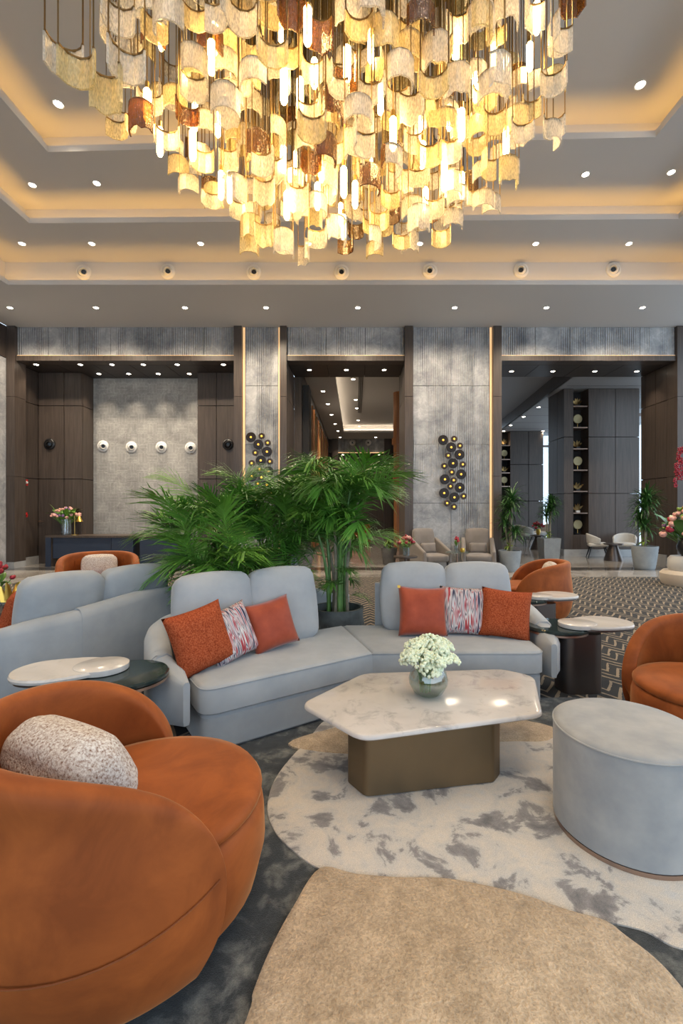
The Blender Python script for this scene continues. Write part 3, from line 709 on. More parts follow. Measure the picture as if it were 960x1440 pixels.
cushion('throw_cushion', K['satin'], 595, 887, 3.80, .42, 4, 20, 3, 'smooth rust satin cushion on the straight wing behind the white flowers', G, tab=(-1,1))
cushion('throw_cushion', K['stripe'], 652, 889, 3.84, .41, -6, 19, 2, 'red, white and black striped cushion on the straight wing of the sofa', G)
cushion('throw_cushion', K['boucle'], 708, 898, 3.74, .41, -14, 20, 5, 'rough rust boucle cushion leaning on the arm beside the bronze column table', G)
cushion('throw_cushion', K['boucle'], 8, 872, 3.62, .42, -60, 15, 4, 'rough rust boucle cushion on the sofa that shows its shell back', G, z=.45)

# ------------------------------------------------------------------ round tub chairs
def make_tub():
    c = empty('tub_chair')
    H, TM, R0 = .70, math.radians(122), .43
    m = MB(); NU, NV = 44, 10
    def fn(a, b):
        s = (2*a-1)*PI/2*.992
        th = TM*math.copysign(abs(math.sin(s))**.62, s); h = .06+(H-.02)*abs(math.cos(s))**.55
        z = .05+(h-.05)*b+.02
        r = R0+.035*math.sin(PI*min(1, z/.62))-.015*(1-b)-.07*max(0, 1-z/.28)**2
        th *= 1-.13*max(0, 1-z/.30)**2
        return (-r*math.cos(th), -r*math.sin(th), z)
    m.grid(fn, NU, NV)
    sh = m.build('shell', K['velvet'], c, 'all')
    so = sh.modifiers.new('thickness', 'SOLIDIFY'); so.thickness = .085; so.offset = 0
    sb = sh.modifiers.new('smooth', 'SUBSURF'); sb.levels = 1; sb.render_levels = 2
    # seat block and cushion
    ol = ccw(ellipse(.395, .385, 40, (.085, 0)))
    MB().loft(ol, [(.05,.05),(.02,.09),(-.012,.22),(-.008,.33),(.002,.372),(.02,.384)]).build('seat_base', K['velvet'], c, 50)
    MB().loft(ol, [(.02,.378),(.0,.390),(-.002,.408),(.012,.428),(.06,.440),(.16,.446)]).build('seat', K['velvet'], c, 60)
    MB().loft(ccw(ellipse(.33, .33, 32)), [(0,0),(0,.07)]).build('plinth', K['black'], c)
    # stitched seams around the shell
    pts = []; p2 = []
    for i in range(41):
        th = math.radians(-116+232*i/40); r = R0+.035*math.sin(PI*.26/.62)+.040
        pts.append((-r*math.cos(th), -r*math.sin(th), .29+.10*abs(math.sin(th/2))**6*2))
    MB().tube(pts, .0024, 5).build('stitched_seam', K['velvetdark'], c, True)
    for k in (-1, 1):
        q = []
        for i in range(9):
            z = .45+.20*i/8; r = R0+.035*math.sin(PI*min(1,z/.62))-.046
            th = math.radians(48*k); q.append((-r*math.cos(th), -r*math.sin(th), z))
        MB().tube(q, .003, 5).build('stitched_seam', K['velvetdark'], c, True)
    return c
K['velvetdark'] = velvet('rust_velvet_seam', (.15,.04,.01), (.2,.055,.014))
tub = make_tub()
def put(o, loc, deg, label, s=1.0, group='rust velvet tub chairs'):
    o.location = loc; o.rotation_euler.z = math.radians(deg); o.scale = (s,)*3; tag(o, label, 'armchair', group)
t2, t3, t4 = copy_tree(tub), copy_tree(tub), copy_tree(tub)
put(tub, (-.84, 1.63, .026), 31, 'large rust velvet tub chair with a tweed roll cushion next to the round side tables', 1.04)
put(t2, (2.20, 2.78, .026), 203, 'rust velvet tub chair beside the grey drum ottoman')
put(t3, (2.42, 6.25, .010), 165, 'rust velvet tub chair behind the straight sofa wing and bronze column tables', 1.05)
put(t4, (-3.72, 6.6, .010), -62, 'rust velvet tub chair in front of the navy reception desk', 1.12)
def tub_pillow(chair, off, w, h, yaw, lean, label, t=.16):
    a = chair.rotation_euler.z; s = chair.scale[0]
    p = Vector((math.cos(a)*off[0]-math.sin(a)*off[1], math.sin(a)*off[0]+math.cos(a)*off[1], off[2]))*s+chair.location
    c = empty('lumbar_cushion', p); inst('cover', weld(rbox(w, t, h, t*.42, .02, 12).mesh('cover', K['tweed'], 'all')), c)
    c.rotation_euler = (Matrix.Rotation(a+math.radians(yaw), 3, 'Z') @ Matrix.Rotation(math.radians(-lean), 3, 'X')).to_euler()
    tag(c, label, 'cushion', 'tweed cushions on the tub chairs')
tub_pillow(tub, (-.09, .03, .455), .46, .29, 122, 30, 'cream and brown tweed cushion on the large tub chair next to the marble table', .2)
tub_pillow(t2, (-.18, 0, .45), .44, .27, 90, 22, 'cream tweed cushion on the tub chair beside the grey ottoman')
tub_pillow(t3, (-.15, .02, .45), .42, .30, 90, 22, 'cream tweed cushion on the tub chair behind the straight sofa wing')
tub_pillow(t4, (-.15, 0, .45), .44, .31, 90, 22, 'cream tweed cushion on the tub chair in front of the navy desk')

# ------------------------------------------------------------------ coffee table
ZT = .40
def tp(z, *pts): return [tuple(on(x, y, z).xy) for x, y in pts]
top = tp(ZT, (421,989),(510,946),(705,940),(752,950),(763,1003),(508,1037))
ct = empty('coffee_table', (sum(p[0] for p in top)/6, sum(p[1] for p in top)/6, RZ+.005))
TB = ZT-RZ-.005
ol = ccw(wl(rpoly(top, [.10,.16,.14,.12,.10,.13], 8), ct))
MB().loft(ol, [(.05,TB-.045),(.02,TB-.036),(.0,TB-.022),(.0,TB-.014),(.006,TB-.004),(.014,TB)]).build('marble_top', K['tablemarble'], ct, 50)
bs = [tuple(on(x, y, .04).xy) for x, y in ((489,1100),(514,1121),(694,1100),(703,1088))]
bs = bs + [(bs[3][0]+.02, bs[3][1]+.26), (bs[3][0]-.12, bs[3][1]+.36), (bs[0][0]+.08, bs[0][1]+.36), (bs[0][0], bs[0][1]+.26)]
olb = ccw(wl(rpoly(bs, .05, 6), ct))
MB().loft(olb, [(0,0),(0,TB-.04)]).build('bronze_base', K['bronze'], ct, 40)
tag(ct, 'low coffee table with a faceted pale marble top on a bronze base', 'coffee table')

# ------------------------------------------------------------------ drum ottoman
ot = empty('drum_ottoman', (1.25, 2.10, RZ))
oo = ccw(ellipse(.31, .31, 56))
MB().loft(oo, [(0,0),(0,.018)]).build('metal_band', K['copper'], ot, 40)
MB().loft(oo, [(.006,.018),(-.003,.026),(-.003,.440),(-.002,.455)]).build('upholstered_drum', K['ottoman'], ot, 40)
MB().loft(oo, [(-.001,.453),(.002,.463),(.02,.473),(.09,.479)]).build('seat_pad', K['ottoman'], ot, 60)
MB().tube([(x*1.008, y*1.008, .456) for x, y in oo+oo[:1]], .0045, 6, False).build('piping', K['ottoman'], ot, True)
tag(ot, 'round grey velvet drum ottoman with a copper band at its foot', 'ottoman')

# ------------------------------------------------------------------ two-lobed side tables
def side_table(name, loc, deg, label, H=.56, s=1.0, high='white'):
    t = empty(name, loc, math.radians(deg)); t.scale = (s, s, 1)
    # white lobe: pebble with a round bay; dark lobe: disc
    wt = ccw(spline([(-.02,-.17),(.12,-.20),(.34,-.16),(.42,-.02),(.36,.13),(.20,.19),(.02,.14),(-.10,.05),(-.11,-.08)], 6))
    dk = ccw(ellipse(.25, .24, 40, (-.19, .04)))
    hw, hd = (H+.012, H-.022) if high == 'white' else (H-.022, H+.012)
    MB().loft(wt, [(.02,hw-.034),(.004,hw-.026),(0,hw-.012),(.006,hw)]).build('white_marble_top', K['topmarble'], t, 40)
    MB().loft(dk, [(.012,hd-.032),(.0,hd-.024),(0,hd-.008),(.008,hd)]).build('green_marble_top', K['green'], t, 40)
    MB().loft(ccw(ellipse(.15, .14, 36, (-.05, -.03))), [(.002,hw-.03),(0,hw-.026),(0,hw+.002),(.004,hw+.004)]).build('inlaid_disc', K['topmarble'], t, 40)
    MB().loft(dk, [(.012,hd-.05),(.004,hd-.048),(.004,hd-.032),(.012,hd-.032)]).build('metal_rim', K['copper'], t, 40)
    MB().loft(wt, [(.03,hw-.048),(.022,hw-.046),(.022,hw-.034),(.03,hw-.034)]).build('metal_rim', K['metal_dark'], t, 40)
    MB().loft(ccw(rpoly([(-.20,-.12),(.14,-.12),(.14,.12),(-.20,.12)], .1, 8)), [(0,0),(0,H-.07)]).build('column_base', K['metal_dark'], t, 40)
    return tag(t, label, 'side table', 'two-lobed marble side tables')
side_table('side_table', (-1.56, 2.68, .010), 191, 'side table of overlapping white and dark green marble discs behind the large tub chair', H=.55)
side_table('side_table', (1.87, 3.78, .010), 4, 'green and white marble side table on a thick bronze column by the sofa arm', H=.545, s=1.0)
side_table('side_table', (2.02, 4.95, .010), 8, 'green and white marble side table in front of the rust chair behind the sofa', H=.55, s=.95)

# ------------------------------------------------------------------ vase of cream umbels on the coffee table
vp = on(602, 977, ZT); v = empty('flower_vase', (vp.x, vp.y, ZT+.001))
prof = [(.001,0),(.055,.0),(.085,.018),(.112,.065),(.116,.095),(.106,.135),(.085,.165),(.080,.178)]
MB().lathe(prof, 32, cap=False).build('glass_bowl', thin_glass('vase_glass', (.88,.92,.90), (.55,.6,.58), .16, .86, .03, 4, .02), v, True)
MB().lathe([(.001,.006),(.06,.006),(.104,.06),(.110,.095),(.103,.12),(.001,.12)], 28, cap=False).build('water', thin_glass('vase_water', (.84,.88,.84), (.5,.52,.48), .06, .82, .05, 4, .02), v, True)
rr = random.Random(3)
heads = [(-.10,.03,.20,.075),(-.05,-.07,.24,.08),(.04,-.08,.235,.075),(.11,-.03,.22,.075),(.02,.02,.30,.085),(-.07,.02,.285,.075),(.09,.05,.28,.075),(.0,-.10,.19,.065),(-.11,-.04,.25,.06),(.06,-.03,.285,.06),(.0,.09,.26,.07)]
for x, y, z, r in heads:
    m = MB()
    for k in range(130):
        a = rr.random()*2*PI; q = math.sqrt(rr.random()); px_, py_ = q*r*math.cos(a), q*r*math.sin(a)
        pz = .45*r*(1-q*q)+rr.uniform(-.006,.006)
        m.ball((px_, py_, pz), rr.uniform(.007,.012), 6, 4)
    hd_ = m.build('flower_head', K['umbel'], v, 'all', loc=(x, y, z), rot=(rr.uniform(-.25,.25)-y*3, x*3.5, 0))
    MB().tube([(x*.25-.02, y*.25, .02), (x*.3-.02, y*.3, .12), (x*.9, y*.9, z-.01)], .005, 6).build('flower_stem', K['stem'], v, True)
for k in range(7):
    a = k*.9; m = MB(); L = .09
    m.grid(lambda u, t: (L*t, (u-.5)*.035*math.sin(PI*min(1,t*.9+.08)), .03*math.sin(2*t)), 2, 4)
    m.build('leaf', K['leaf2'], v, 'all', loc=(.03*math.cos(a)-.01, .03*math.sin(a), .15+.012*k), rot=(0,-.5,a))
tag(v, 'round glass vase of cream lace flowers on the marble coffee table', 'vase')
# ------------------------------------------------------------------ potted palms
def frond_mesh(seed, L=.95, pairs=26, m='leaf', droop=.9):
    r = random.Random(seed); q = MB()
    def axis(t):                                       # rises, then bows over
        return Vector((L*(t*.85-.12*t**3), 0, L*(.62*t-.62*droop*t*t)))
    q.tube([axis(k/8) for k in range(9)], [.008*(1-.8*k/8) for k in range(9)], 5)
    for k in range(pairs):
        t = .24+.76*k/(pairs-1); p = axis(t); d = (axis(min(1,t+.02))-axis(t-.02)).normalized()
        ll = L*(.28+.20*math.sin(PI*min(1,.15+t*.78)))*r.uniform(.85,1.1); wd = .0088*r.uniform(.8,1.25)
        for sg in (-1, 1):
            side = Vector((0,sg,0)); up = d.cross(Vector((0,1,0))); up = up if up.z > 0 else -up
            spread = .95-.65*t
            dirv = (d*(1.1-spread*.7)+side*spread+up*r.uniform(-.15,.4)).normalized()
            wv = dirv.cross(up).normalized(); pts = []
            for j in range(5):
                s = j/4; c = p+dirv*ll*s+Vector((0,0,-.34*ll*s*s*r.uniform(.7,1.3))); ww = wd*(math.sin(PI*(.12+.80*s))**.8 if j < 4 else .06)
                pts += [c-wv*ww, c+wv*ww]
            q.add(pts, [(2*j, 2*j+1, 2*j+3, 2*j+2) for j in range(4)])
    return q.mesh('frond', K[m], 'all')
fronds = [frond_mesh(11, .95, 27, 'leaf', .6), frond_mesh(12, .85, 24, 'leaf', .9), frond_mesh(13, 1.0, 28, 'leaf2', .45), frond_mesh(14, .75, 22, 'leaf', 1.1), frond_mesh(15, .9, 25, 'leaf2', .7)]
def planter_profile(r, h): return [(r*.72,0),(r*.92,h*.25),(r,h*.6),(r*.98,h*.92),(r*1.0,h),(r*.88,h),(r*.86,h*.86)]
def palm(loc, seed, stems, hts, spread, n_top, low, label, pr=.26, ph=.50):
    r = random.Random(seed); p = empty('potted_palm', loc)
    pt = MB().lathe(planter_profile(pr, ph), 32, cap=False).lathe([(.001,.003),(pr*.72,.003)], 32, cap=False).build('planter', K['pot'], p, 45)
    for k in range(18):
        a = 2*PI*k/18; MB().add([(-.035,0,-.05),(.0,-.014,.0),(.035,0,-.05),(0,-.0,.05)], [(0,1,3),(1,2,3),(0,2,1)]).build('raised_motif', K['pot'], pt, loc=(pr*1.0*math.sin(a), -pr*1.0*math.cos(a), ph*.66), rot=(0,0,a))
    MB().lathe([(.001,ph*.86),(pr*.87,ph*.84)], 24, cap=False).build('soil', K['soil'], p)
    for s in range(stems):
        a = 2*PI*s/stems+r.uniform(-.3,.3); b0 = Vector((math.cos(a), math.sin(a), 0))*pr*r.uniform(.15,.5); h = ph+r.uniform(*hts)
        tip = b0+Vector((math.cos(a), math.sin(a), 0))*spread*r.uniform(.3,1)+Vector((0,0,h-b0.z))
        pts = []; rad = []
        for k in range(13):
            t = k/12; q = b0.lerp(tip, t)+Vector((math.cos(a),math.sin(a),0))*.05*math.sin(PI*t)*-1; q.z = ph*.8+(h-ph*.8)*t
            pts.append(q); rad.append((.017 if k % 3 else .021)*(1-.35*t))
        MB().tube(pts, rad, 7).build('cane', K['stem'] if s % 3 else K['bark'], p, True)
        nf = n_top
        for k in range(nf):
            yaw = a+2*PI*k/nf*1.0+r.uniform(-.4,.4); t = r.uniform(.82,1); q = pts[int(12*t)]
            inst('frond', r.choice(fronds), p, q, (r.uniform(-.3,.3), -r.uniform(-.2,.95), yaw), r.uniform(.62,.95))
    for k in range(low):
        a = 2*PI*k/max(1,low)+r.uniform(-.4,.4); inst('frond', fronds[3], p, (math.cos(a)*pr*.3, math.sin(a)*pr*.3, ph+r.uniform(.0,.3)), (0,-r.uniform(.1,.6),a), r.uniform(.35,.5))
    return tag(p, label, 'potted palm', 'palms between the sofas')
palm((-.18, 4.62, .010), 21, 9, (.55,1.35), .16, 6, 6, 'tall palm with bare green canes in a dark stone planter at the sofa corner')
palm((-1.36, 4.42, .010), 22, 10, (.25,1.0), .34, 6, 6, 'wide bushy palm rising behind the curved arm end of the sofa')
palm((-.84, 5.05, .010), 23, 8, (.45,1.15), .20, 6, 4, 'bushy palm standing behind the angled sofa wing in front of the narrow pilaster')

# ------------------------------------------------------------------ dracaenas in planters
def blade(L, wd, droop, m):
    q = MB()
    q.grid(lambda u, t: (L*(t-.18*droop*t*t), (u-.5)*2*wd*(math.sin(PI*(.1+.86*t))**.7 if t < .99 else .05), L*(.55*t-droop*.75*t*t)+abs(u-.5)*wd*.5), 2, 6)
    return q
def rosette_mesh(seed, n, L, wd, m):
    r = random.Random(seed); q = MB()
    for k in range(n):
        b = blade(L*r.uniform(.7,1.1), wd, r.uniform(.35,1.15), None); yaw = k*2.4+r.uniform(-.3,.3); pit = r.uniform(-1.0,.6)
        M_ = Matrix.Translation((0,0,r.uniform(-.1,.1))) @ Matrix.Rotation(yaw,4,'Z') @ Matrix.Rotation(pit,4,'Y')
        q.add([M_ @ Vector(v) for v in b.v], b.f)
    me = q.mesh('leaf_rosette', K[m], 'all'); return me
ros = [rosette_mesh(31, 120, .46, .014, 'leafdark'), rosette_mesh(32, 100, .42, .013, 'leafdark')]
undr = rosette_mesh(33, 26, .22, .03, 'lime')
def dracaena(loc, pr, ph, H, heads, label, group, square=False, seed=1, pm='potlight', under=True):
    r = random.Random(seed); d = empty('potted_dracaena', loc)
    if square: MB().loft(ccw(rpoly([(-pr,-pr),(pr,-pr),(pr,pr),(-pr,pr)], .03, 3)), [(.05,0),(0,ph),(.05,ph),(.06,ph*.9)]).build('planter', K[pm], d, 40)
    else:
        prof = []
        for k in range(15): t = k/14; prof += [(pr*(.72+.28*t**.7)+.006*(k % 2), ph*t)]
        MB().lathe(prof+[(pr*.9,ph),(pr*.88,ph*.9)], 28, cap=False).lathe([(.001,.002),(pr*.72,.002)], 28, cap=False).build('planter', K[pm], d, 25)
    MB().lathe([(.001,ph*.9),(pr*.86,ph*.88)], 20, cap=False).build('soil', K['soil'], d)
    for k, (dx, dy, t) in enumerate(heads):
        z = ph+(H-ph)*t
        MB().tube([(dx*.3,dy*.3,ph*.85),(dx*.6,dy*.6,(ph+z)/2),(dx,dy,z)], [.028,.024,.022], 7).build('cane', K['bark'], d, True)
        inst('leaf_rosette', ros[k % 2], d, (dx,dy,z), (0,0,r.uniform(0,6)), r.uniform(.9,1.1)*H/1.7)
    if under: inst('underplanting', undr, d, (0,0,ph+.02), None, pr/.3)
    return tag(d, label, 'potted plant', group)
dracaena((wx(716.5,11.05), 11.05, 0), .27, .50, 1.75, [(0,0,.78),(-.1,.05,.5),(.12,.0,.3),(.02,-.1,.95)], 'dracaena in a round ribbed planter beside the right taupe armchair', 'dracaenas', seed=1)
dracaena((wx(906,11.4), 11.4, 0), .30, .58, 1.85, [(0,0,.75),(-.12,.0,.5),(.1,.05,.9),(-.05,-.1,.35)], 'dracaena in a round ribbed planter against the brown wood jamb', 'dracaenas', seed=2)
dracaena((wx(771.5,13.9), 13.9, 0), .27, .62, 1.75, [(.06,0,.78),(-.08,.0,.6),(.1,.05,.95)], 'tall dracaena in a square planter at the corner of the shelf wall', 'dracaenas', square=True, seed=3, under=True)
dracaena((wx(425,11.0), 11.0, 0), .27, .55, 1.75, [(0,0,.85),(-.12,.0,.7),(.12,.05,.95),(.0,-.1,.55)], 'dracaena in a weathered planter at the left jamb of the middle passage', 'dracaenas', seed=4, pm='potdark')
def leafy(loc, pr, ph, label):
    d = empty('potted_shrub', loc)
    prof = [(pr*(.70+.30*k/9)+.005*(k % 2), ph*k/9) for k in range(10)]
    MB().lathe(prof+[(pr*.9,ph),(pr*.88,ph*.9)], 28, cap=False).lathe([(.001,.002),(pr*.7,.002)], 28, cap=False).build('planter', K['potdark'], d, 25)
    MB().lathe([(.001,ph*.9),(pr*.86,ph*.88)], 20, cap=False).build('soil', K['soil'], d)
    inst('foliage', undr, d, (0,0,ph+.05), None, 1.25*pr/.25); inst('foliage', undr, d, (0,0,ph+.14), (0,0,1), 1.0*pr/.25)
    tag(d, label, 'potted plant')
leafy((wx(547,12.3), 12.3, 0), .22, .46, 'low leafy plant in a tapered dark planter at the right jamb of the middle passage')

# ------------------------------------------------------------------ flower arrangements
def bouquet(name, loc, vase, blooms, n, spread, h0, h1, label, seed=5, br=.035, leaves=10, stemm='stem', leafm='leaf2', flat=.8):
    r = random.Random(seed); o = empty(name, loc); vase(o)
    bm_ = {k: MB().ball((0,0,0), br, 8, 5, flat).ball((br*.5,0,br*.3), br*.6, 7, 4).ball((-br*.4,br*.4,br*.3), br*.6, 7, 4).mesh('bloom', K[k], 'all') for k in set(blooms)}
    for k in range(n):
        a = r.random()*2*PI; q = math.sqrt(r.random())*spread; z = lerp(h1, h0, (q/spread)**2)+r.uniform(-.04,.04)
        p = (q*math.cos(a), q*math.sin(a), z)
        inst('bloom', bm_[blooms[k % len(blooms)]], o, p, (r.uniform(-.6,.6), r.uniform(-.6,.6), a), r.uniform(.75,1.25))
        MB().tube([(0,0,max(.02,h0*.3)), (p[0]*.5,p[1]*.5,z*.7), p], .004, 4).build('flower_stem', K[stemm], o, True)
    lm = MB(); lm.grid(lambda u, t: (.14*t, (u-.5)*.05*math.sin(PI*(.08+.88*t)), .05*math.sin(2.2*t)), 2, 4); lm = lm.mesh('leaf', K[leafm], 'all')
    for k in range(leaves):
        a = r.random()*2*PI; q = r.random()*spread*.7
        inst('leaf', lm, o, (q*math.cos(a), q*math.sin(a), r.uniform(h0*.7,h0*1.1)), (r.uniform(-.4,.4), r.uniform(-.8,.2), a), r.uniform(.9,1.8)*spread/.2)
    return tag(o, label, 'flowers')
def glass_cyl(r, h): return lambda o: MB().lathe([(.001,.003),(r,.003),(r,h),(r*.94,h),(r*.93,.02),(.001,.02)], 24, cap=False).build('glass_vase', thin_glass('cylinder_glass', (.85,.90,.92), (.5,.55,.58), .14, .7, .04, 3, .02), o, 40)
def brass_bowl(r, h): return lambda o: MB().lathe([(.001,.0),(r*.7,.0),(r,h*.5),(r*.9,h),(r*.8,h)], 20, cap=False).build('brass_bowl', K['gold'], o, 40)

# navy reception desk with flowers and lamp
dk = empty('reception_desk', (wx(170,12.2), 12.2, 0)); DX0, DX1 = wx(77,12.2)-dk.location.x, wx(262,12.2)-dk.location.x
MB().box(DX0, DX1, -.40, .40, .76, .81).build('desk_top', K['wood'], dk)
MB().box(DX0+.02, DX0+.16, -.38, .38, 0, .76).build('end_panel', K['wood'], dk)
MB().box(DX0+.02, DX0+.16, -.40, -.385, 0, .76).build('end_facing', K['navy'], dk)
MB().box(DX0+.19, DX0+1.70, -.36, -.33, .22, .755).build('front_panel', K['navy'], dk)
MB().box(DX0+1.72, DX0+2.28, -.38, .3, 0, .755).build('pedestal', K['navy'], dk)
MB().box(DX0+2.46, DX1-.02, -.38, .3, 0, .74).build('pedestal', K['navy'], dk)
MB().box(DX0+.8, DX0+1.5, .1, .3, 0, .5).build('drawer_unit', K['metal_dark'], dk)
tag(dk, 'navy blue reception desk with dark wood top in front of the carved stone wall', 'desk')
bouquet('flower_vase', (wx(93,12.2), 12.2, .811), glass_cyl(.12, .42), ['pink','pink','pink','mauve'], 46, .34, .48, .72, 'tall glass vase of pink roses and greenery on the navy desk', 41, .04, 26)
dl = empty('desk_lamp', (wx(105,12.05), 12.05, .811))
MB().lathe([(.09,0),(.09,.02),(.001,.025)], 20).build('lamp_base', K['brass'], dl, True)
MB().tube([(0,0,.02),(0,0,.52),(.16,0,.52)], .010, 8).build('lamp_stem', K['brass'], dl)
MB().lathe([(.09,0),(.03,.13),(.02,.14)], 20, (.12,0,.36), cap=False).build('lamp_shade', K['gold'], dl, True)
tag(dl, 'small brass desk lamp with a conical gold shade beside the pink roses', 'lamp')
for py, s in ((678.5,1.0), (724,.8)):
    a = at(38, py, 12.0); o = empty('alarm_call_point', (AX0+.001, a.y, a.z))
    MB().box(0,.06,-.07*s,.07*s,-.08*s,.08*s).build('housing', K['redbox'], o); MB().lathe([(.04*s,0),(.03*s,.035)], 12).build('push_plate', K['white'] if s == 1 else K['redbox'], o, loc=(.06,0,0), rot=(0,PI/2,0))
    tag(o, 'upper red alarm sounder on the dark wood jamb of the reception alcove' if s == 1 else 'lower red alarm call point on the dark wood jamb of the reception alcove', 'fire alarm')
h_ = empty('door_handle', at(56.5, 733, AY-.002)); MB().box(-.03,.03,-.01,0,-.03,.03).build('rose', K['copper'], h_); MB().tube([(0,-.01,0),(0,-.05,0),(.12,-.05,0)], .010, 7).build('lever', K['copper'], h_)
tag(h_, 'small metal lever handle on the dark wood panel left of the desk', 'handle')

# taupe armchairs with a round glass table on the pilaster
def make_easy():
    c = empty('easy_chair')
    weld(rbox(.62,.62,.18,.05,.02,8).build('seat', K['taupe'], c, 'all', loc=(0,-.02,.24)).data)
    weld(rbox(.56,.14,.72,.05,.02,8).build('backrest', K['taupe'], c, 'all', loc=(0,.28,.30), rot=(math.radians(-12),0,0)).data)
    for s in (-1,1):
        m = MB().add([(-.05,-.34,.22),(.05,-.34,.22),(.05,.38,.22),(-.05,.38,.22),(-.04,-.33,.50),(.04,-.33,.50),(.05,.40,.80),(-.05,.40,.80)], [(0,3,2,1),(4,5,6,7),(0,1,5,4),(1,2,6,5),(2,3,7,6),(3,0,4,7)])
        a = m.build('armrest', K['taupe'], c, loc=(s*.345,0,0)); b = a.modifiers.new('round', 'BEVEL'); b.width = .03; b.segments = 3
        for y in (-.27,.28): MB().lathe([(.017,0),(.028,.23)], 8).build('leg', K['black'], c, True, loc=(s*.29,y,0))
    inst('lumbar_pad', pillow(.42,.26,.12,K['taupe'],10,.03), c, (0,.10,.42), (math.radians(-14),0,0))
    return c
e1 = make_easy(); e1.location = (wx(606,11.0), 11.0, 0); e1.rotation_euler.z = math.radians(20)
tag(e1, 'taupe leather easy chair by the stone pilaster, next to the red flowers of the passage', 'armchair', 'taupe easy chairs')
e2 = copy_tree(e1); e2.location = (wx(673,11.0), 11.05, 0); e2.rotation_euler.z = math.radians(-12)
tag(e2, 'taupe leather easy chair by the stone pilaster, next to the ribbed dracaena planter', 'armchair', 'taupe easy chairs')
gt = empty('glass_table', (wx(643,10.5), 10.5, 0))
MB().lathe([(.001,.50),(.27,.50),(.275,.507),(.27,.514),(.001,.514)], 32, cap=False).build('glass_top', thin_glass('table_glass', (.7,.78,.76), (.3,.34,.33), .2, .7, .03, 3, 0), gt, 40)
MB().lathe([(.17,0),(.17,.012),(.02,.02),(.016,.5)], 24).build('pedestal', K['copper'], gt, 40)
tag(gt, 'round glass side table between the two taupe easy chairs', 'side table')
bouquet('flower_vase', (wx(641,10.5), 10.5, .515), glass_cyl(.045,.14), ['red'], 7, .09, .22, .32, 'small vase of red flowers on the glass table between easy chairs', 42, .03, 5)
cb = empty('candle_holder', (wx(650,10.45), 10.45, .515)); MB().lathe([(.045,0),(.06,.05),(.05,.09),(.045,.09),(.05,.05),(.03,.01)], 16, cap=False).build('cup', K['gold'], cb, True); MB().lathe([(.03,.01),(.03,.06)], 12).build('candle', K['white'], cb)
tag(cb, 'gold candle holder on the glass table between the easy chairs', 'candle holder')
def stand_table(name, loc, r, h, label):
    t = empty(name, loc); MB().lathe([(r,h-.03),(r,h)], 28).build('table_top', K['wood'], t, 40); MB().lathe([(r*.7,0),(r*.7,.02),(.03,.03),(.03,h-.03)], 20).build('pedestal', K['metal_dark'], t, 40)
    return tag(t, label, 'side table')
stand_table('side_table', (wx(570,9.6), 9.6, .010), .25, .50, 'small dark pedestal table carrying red flowers beyond the sofa')
bouquet('flower_vase', (wx(571,9.6), 9.6, .511), glass_cyl(.07,.18), ['red','red','pink'], 26, .19, .26, .40, 'glass vase of red flowers standing before the middle passage', 43, .035, 12)
oc = empty('amber_armchair', (wx(507,19), 19, 0)); weld(rbox(.8,.8,.42,.12,.02,8).build('seat', K['velvet'], oc, 'all').data); weld(rbox(.8,.22,.9,.1,.02,8).build('backrest', K['velvet'], oc, 'all', loc=(0,.35,0)).data)
tag(oc, 'ochre armchair far inside the corridor behind the palm canes', 'armchair')

# off-white chairs with splayed black legs beyond the right opening
def make_dining():
    c = empty('lounge_chair')
    weld(rbox(.56,.54,.12,.05,.01,8).build('seat', K['offwhite'], c, 'all', loc=(0,0,.36)).data)
    m = MB()
    m.grid(lambda a, b: ((.31+.02*b)*math.sin((2*a-1)*1.75), (.30+.03*b)*math.cos((2*a-1)*1.75), .44+b*(.12+.20*math.cos((2*a-1)*1.3))), 24, 5)
    bk = m.build('backrest', K['offwhite'], c, 'all'); s = bk.modifiers.new('thickness', 'SOLIDIFY'); s.thickness = .06; s = bk.modifiers.new('smooth', 'SUBSURF'); s.levels = 1; s.render_levels = 1
    for x in (-1,1):
        for y in (-1,1): MB().tube([(x*.20,y*.18,.38),(x*.30,y*.29,0)], [.024,.014], 7).build('leg', K['black'], c, True)
    return c
c1 = make_dining(); c1.location = (wx(840,13.9), 13.9, 0); c1.rotation_euler.z = math.radians(68)
tag(c1, 'off-white curved chair with splayed black legs below the display shelves', 'chair', 'off-white curved chairs')
c2 = copy_tree(c1); c2.location = (wx(877,13.9)+.05, 13.95, 0); c2.rotation_euler.z = math.radians(-35)
tag(c2, 'off-white curved chair with splayed black legs next to the jamb dracaena', 'chair', 'off-white curved chairs')
tt = empty('cone_table', (wx(862,13.25), 13.25, 0)); MB().lathe([(.25,0),(.25,.03),(.12,.45),(.26,.47),(.26,.50)], 20).build('cone_body', K['metal_dark'], tt, 30)
tag(tt, 'small dark cone-shaped table between the off-white curved chairs', 'side table')
c3 = copy_tree(c1); c3.location = (wx(738,18.5), 18.5, 0); c3.rotation_euler.z = math.radians(110); c3.scale = (1.35,1.35,1.15); tag(c3, 'wide off-white lounge seat far behind the round ribbed planter', 'chair', 'far off-white seats')
c4 = copy_tree(c1); c4.location = (wx(762,19.5), 19.5, 0); c4.rotation_euler.z = math.radians(-80); c4.scale = (1.3,1.3,1.15); tag(c4, 'off-white lounge seat far behind the square planter', 'chair', 'far off-white seats')
t5 = empty('cone_table', (wx(756.5,17), 17, 0)); MB().lathe([(.30,0),(.30,.03),(.12,.48),(.30,.51),(.30,.54)], 20).build('cone_body', K['metal_dark'], t5, 30); tag(t5, 'dark cone-shaped table with red flowers beside the far lounge seats', 'side table')
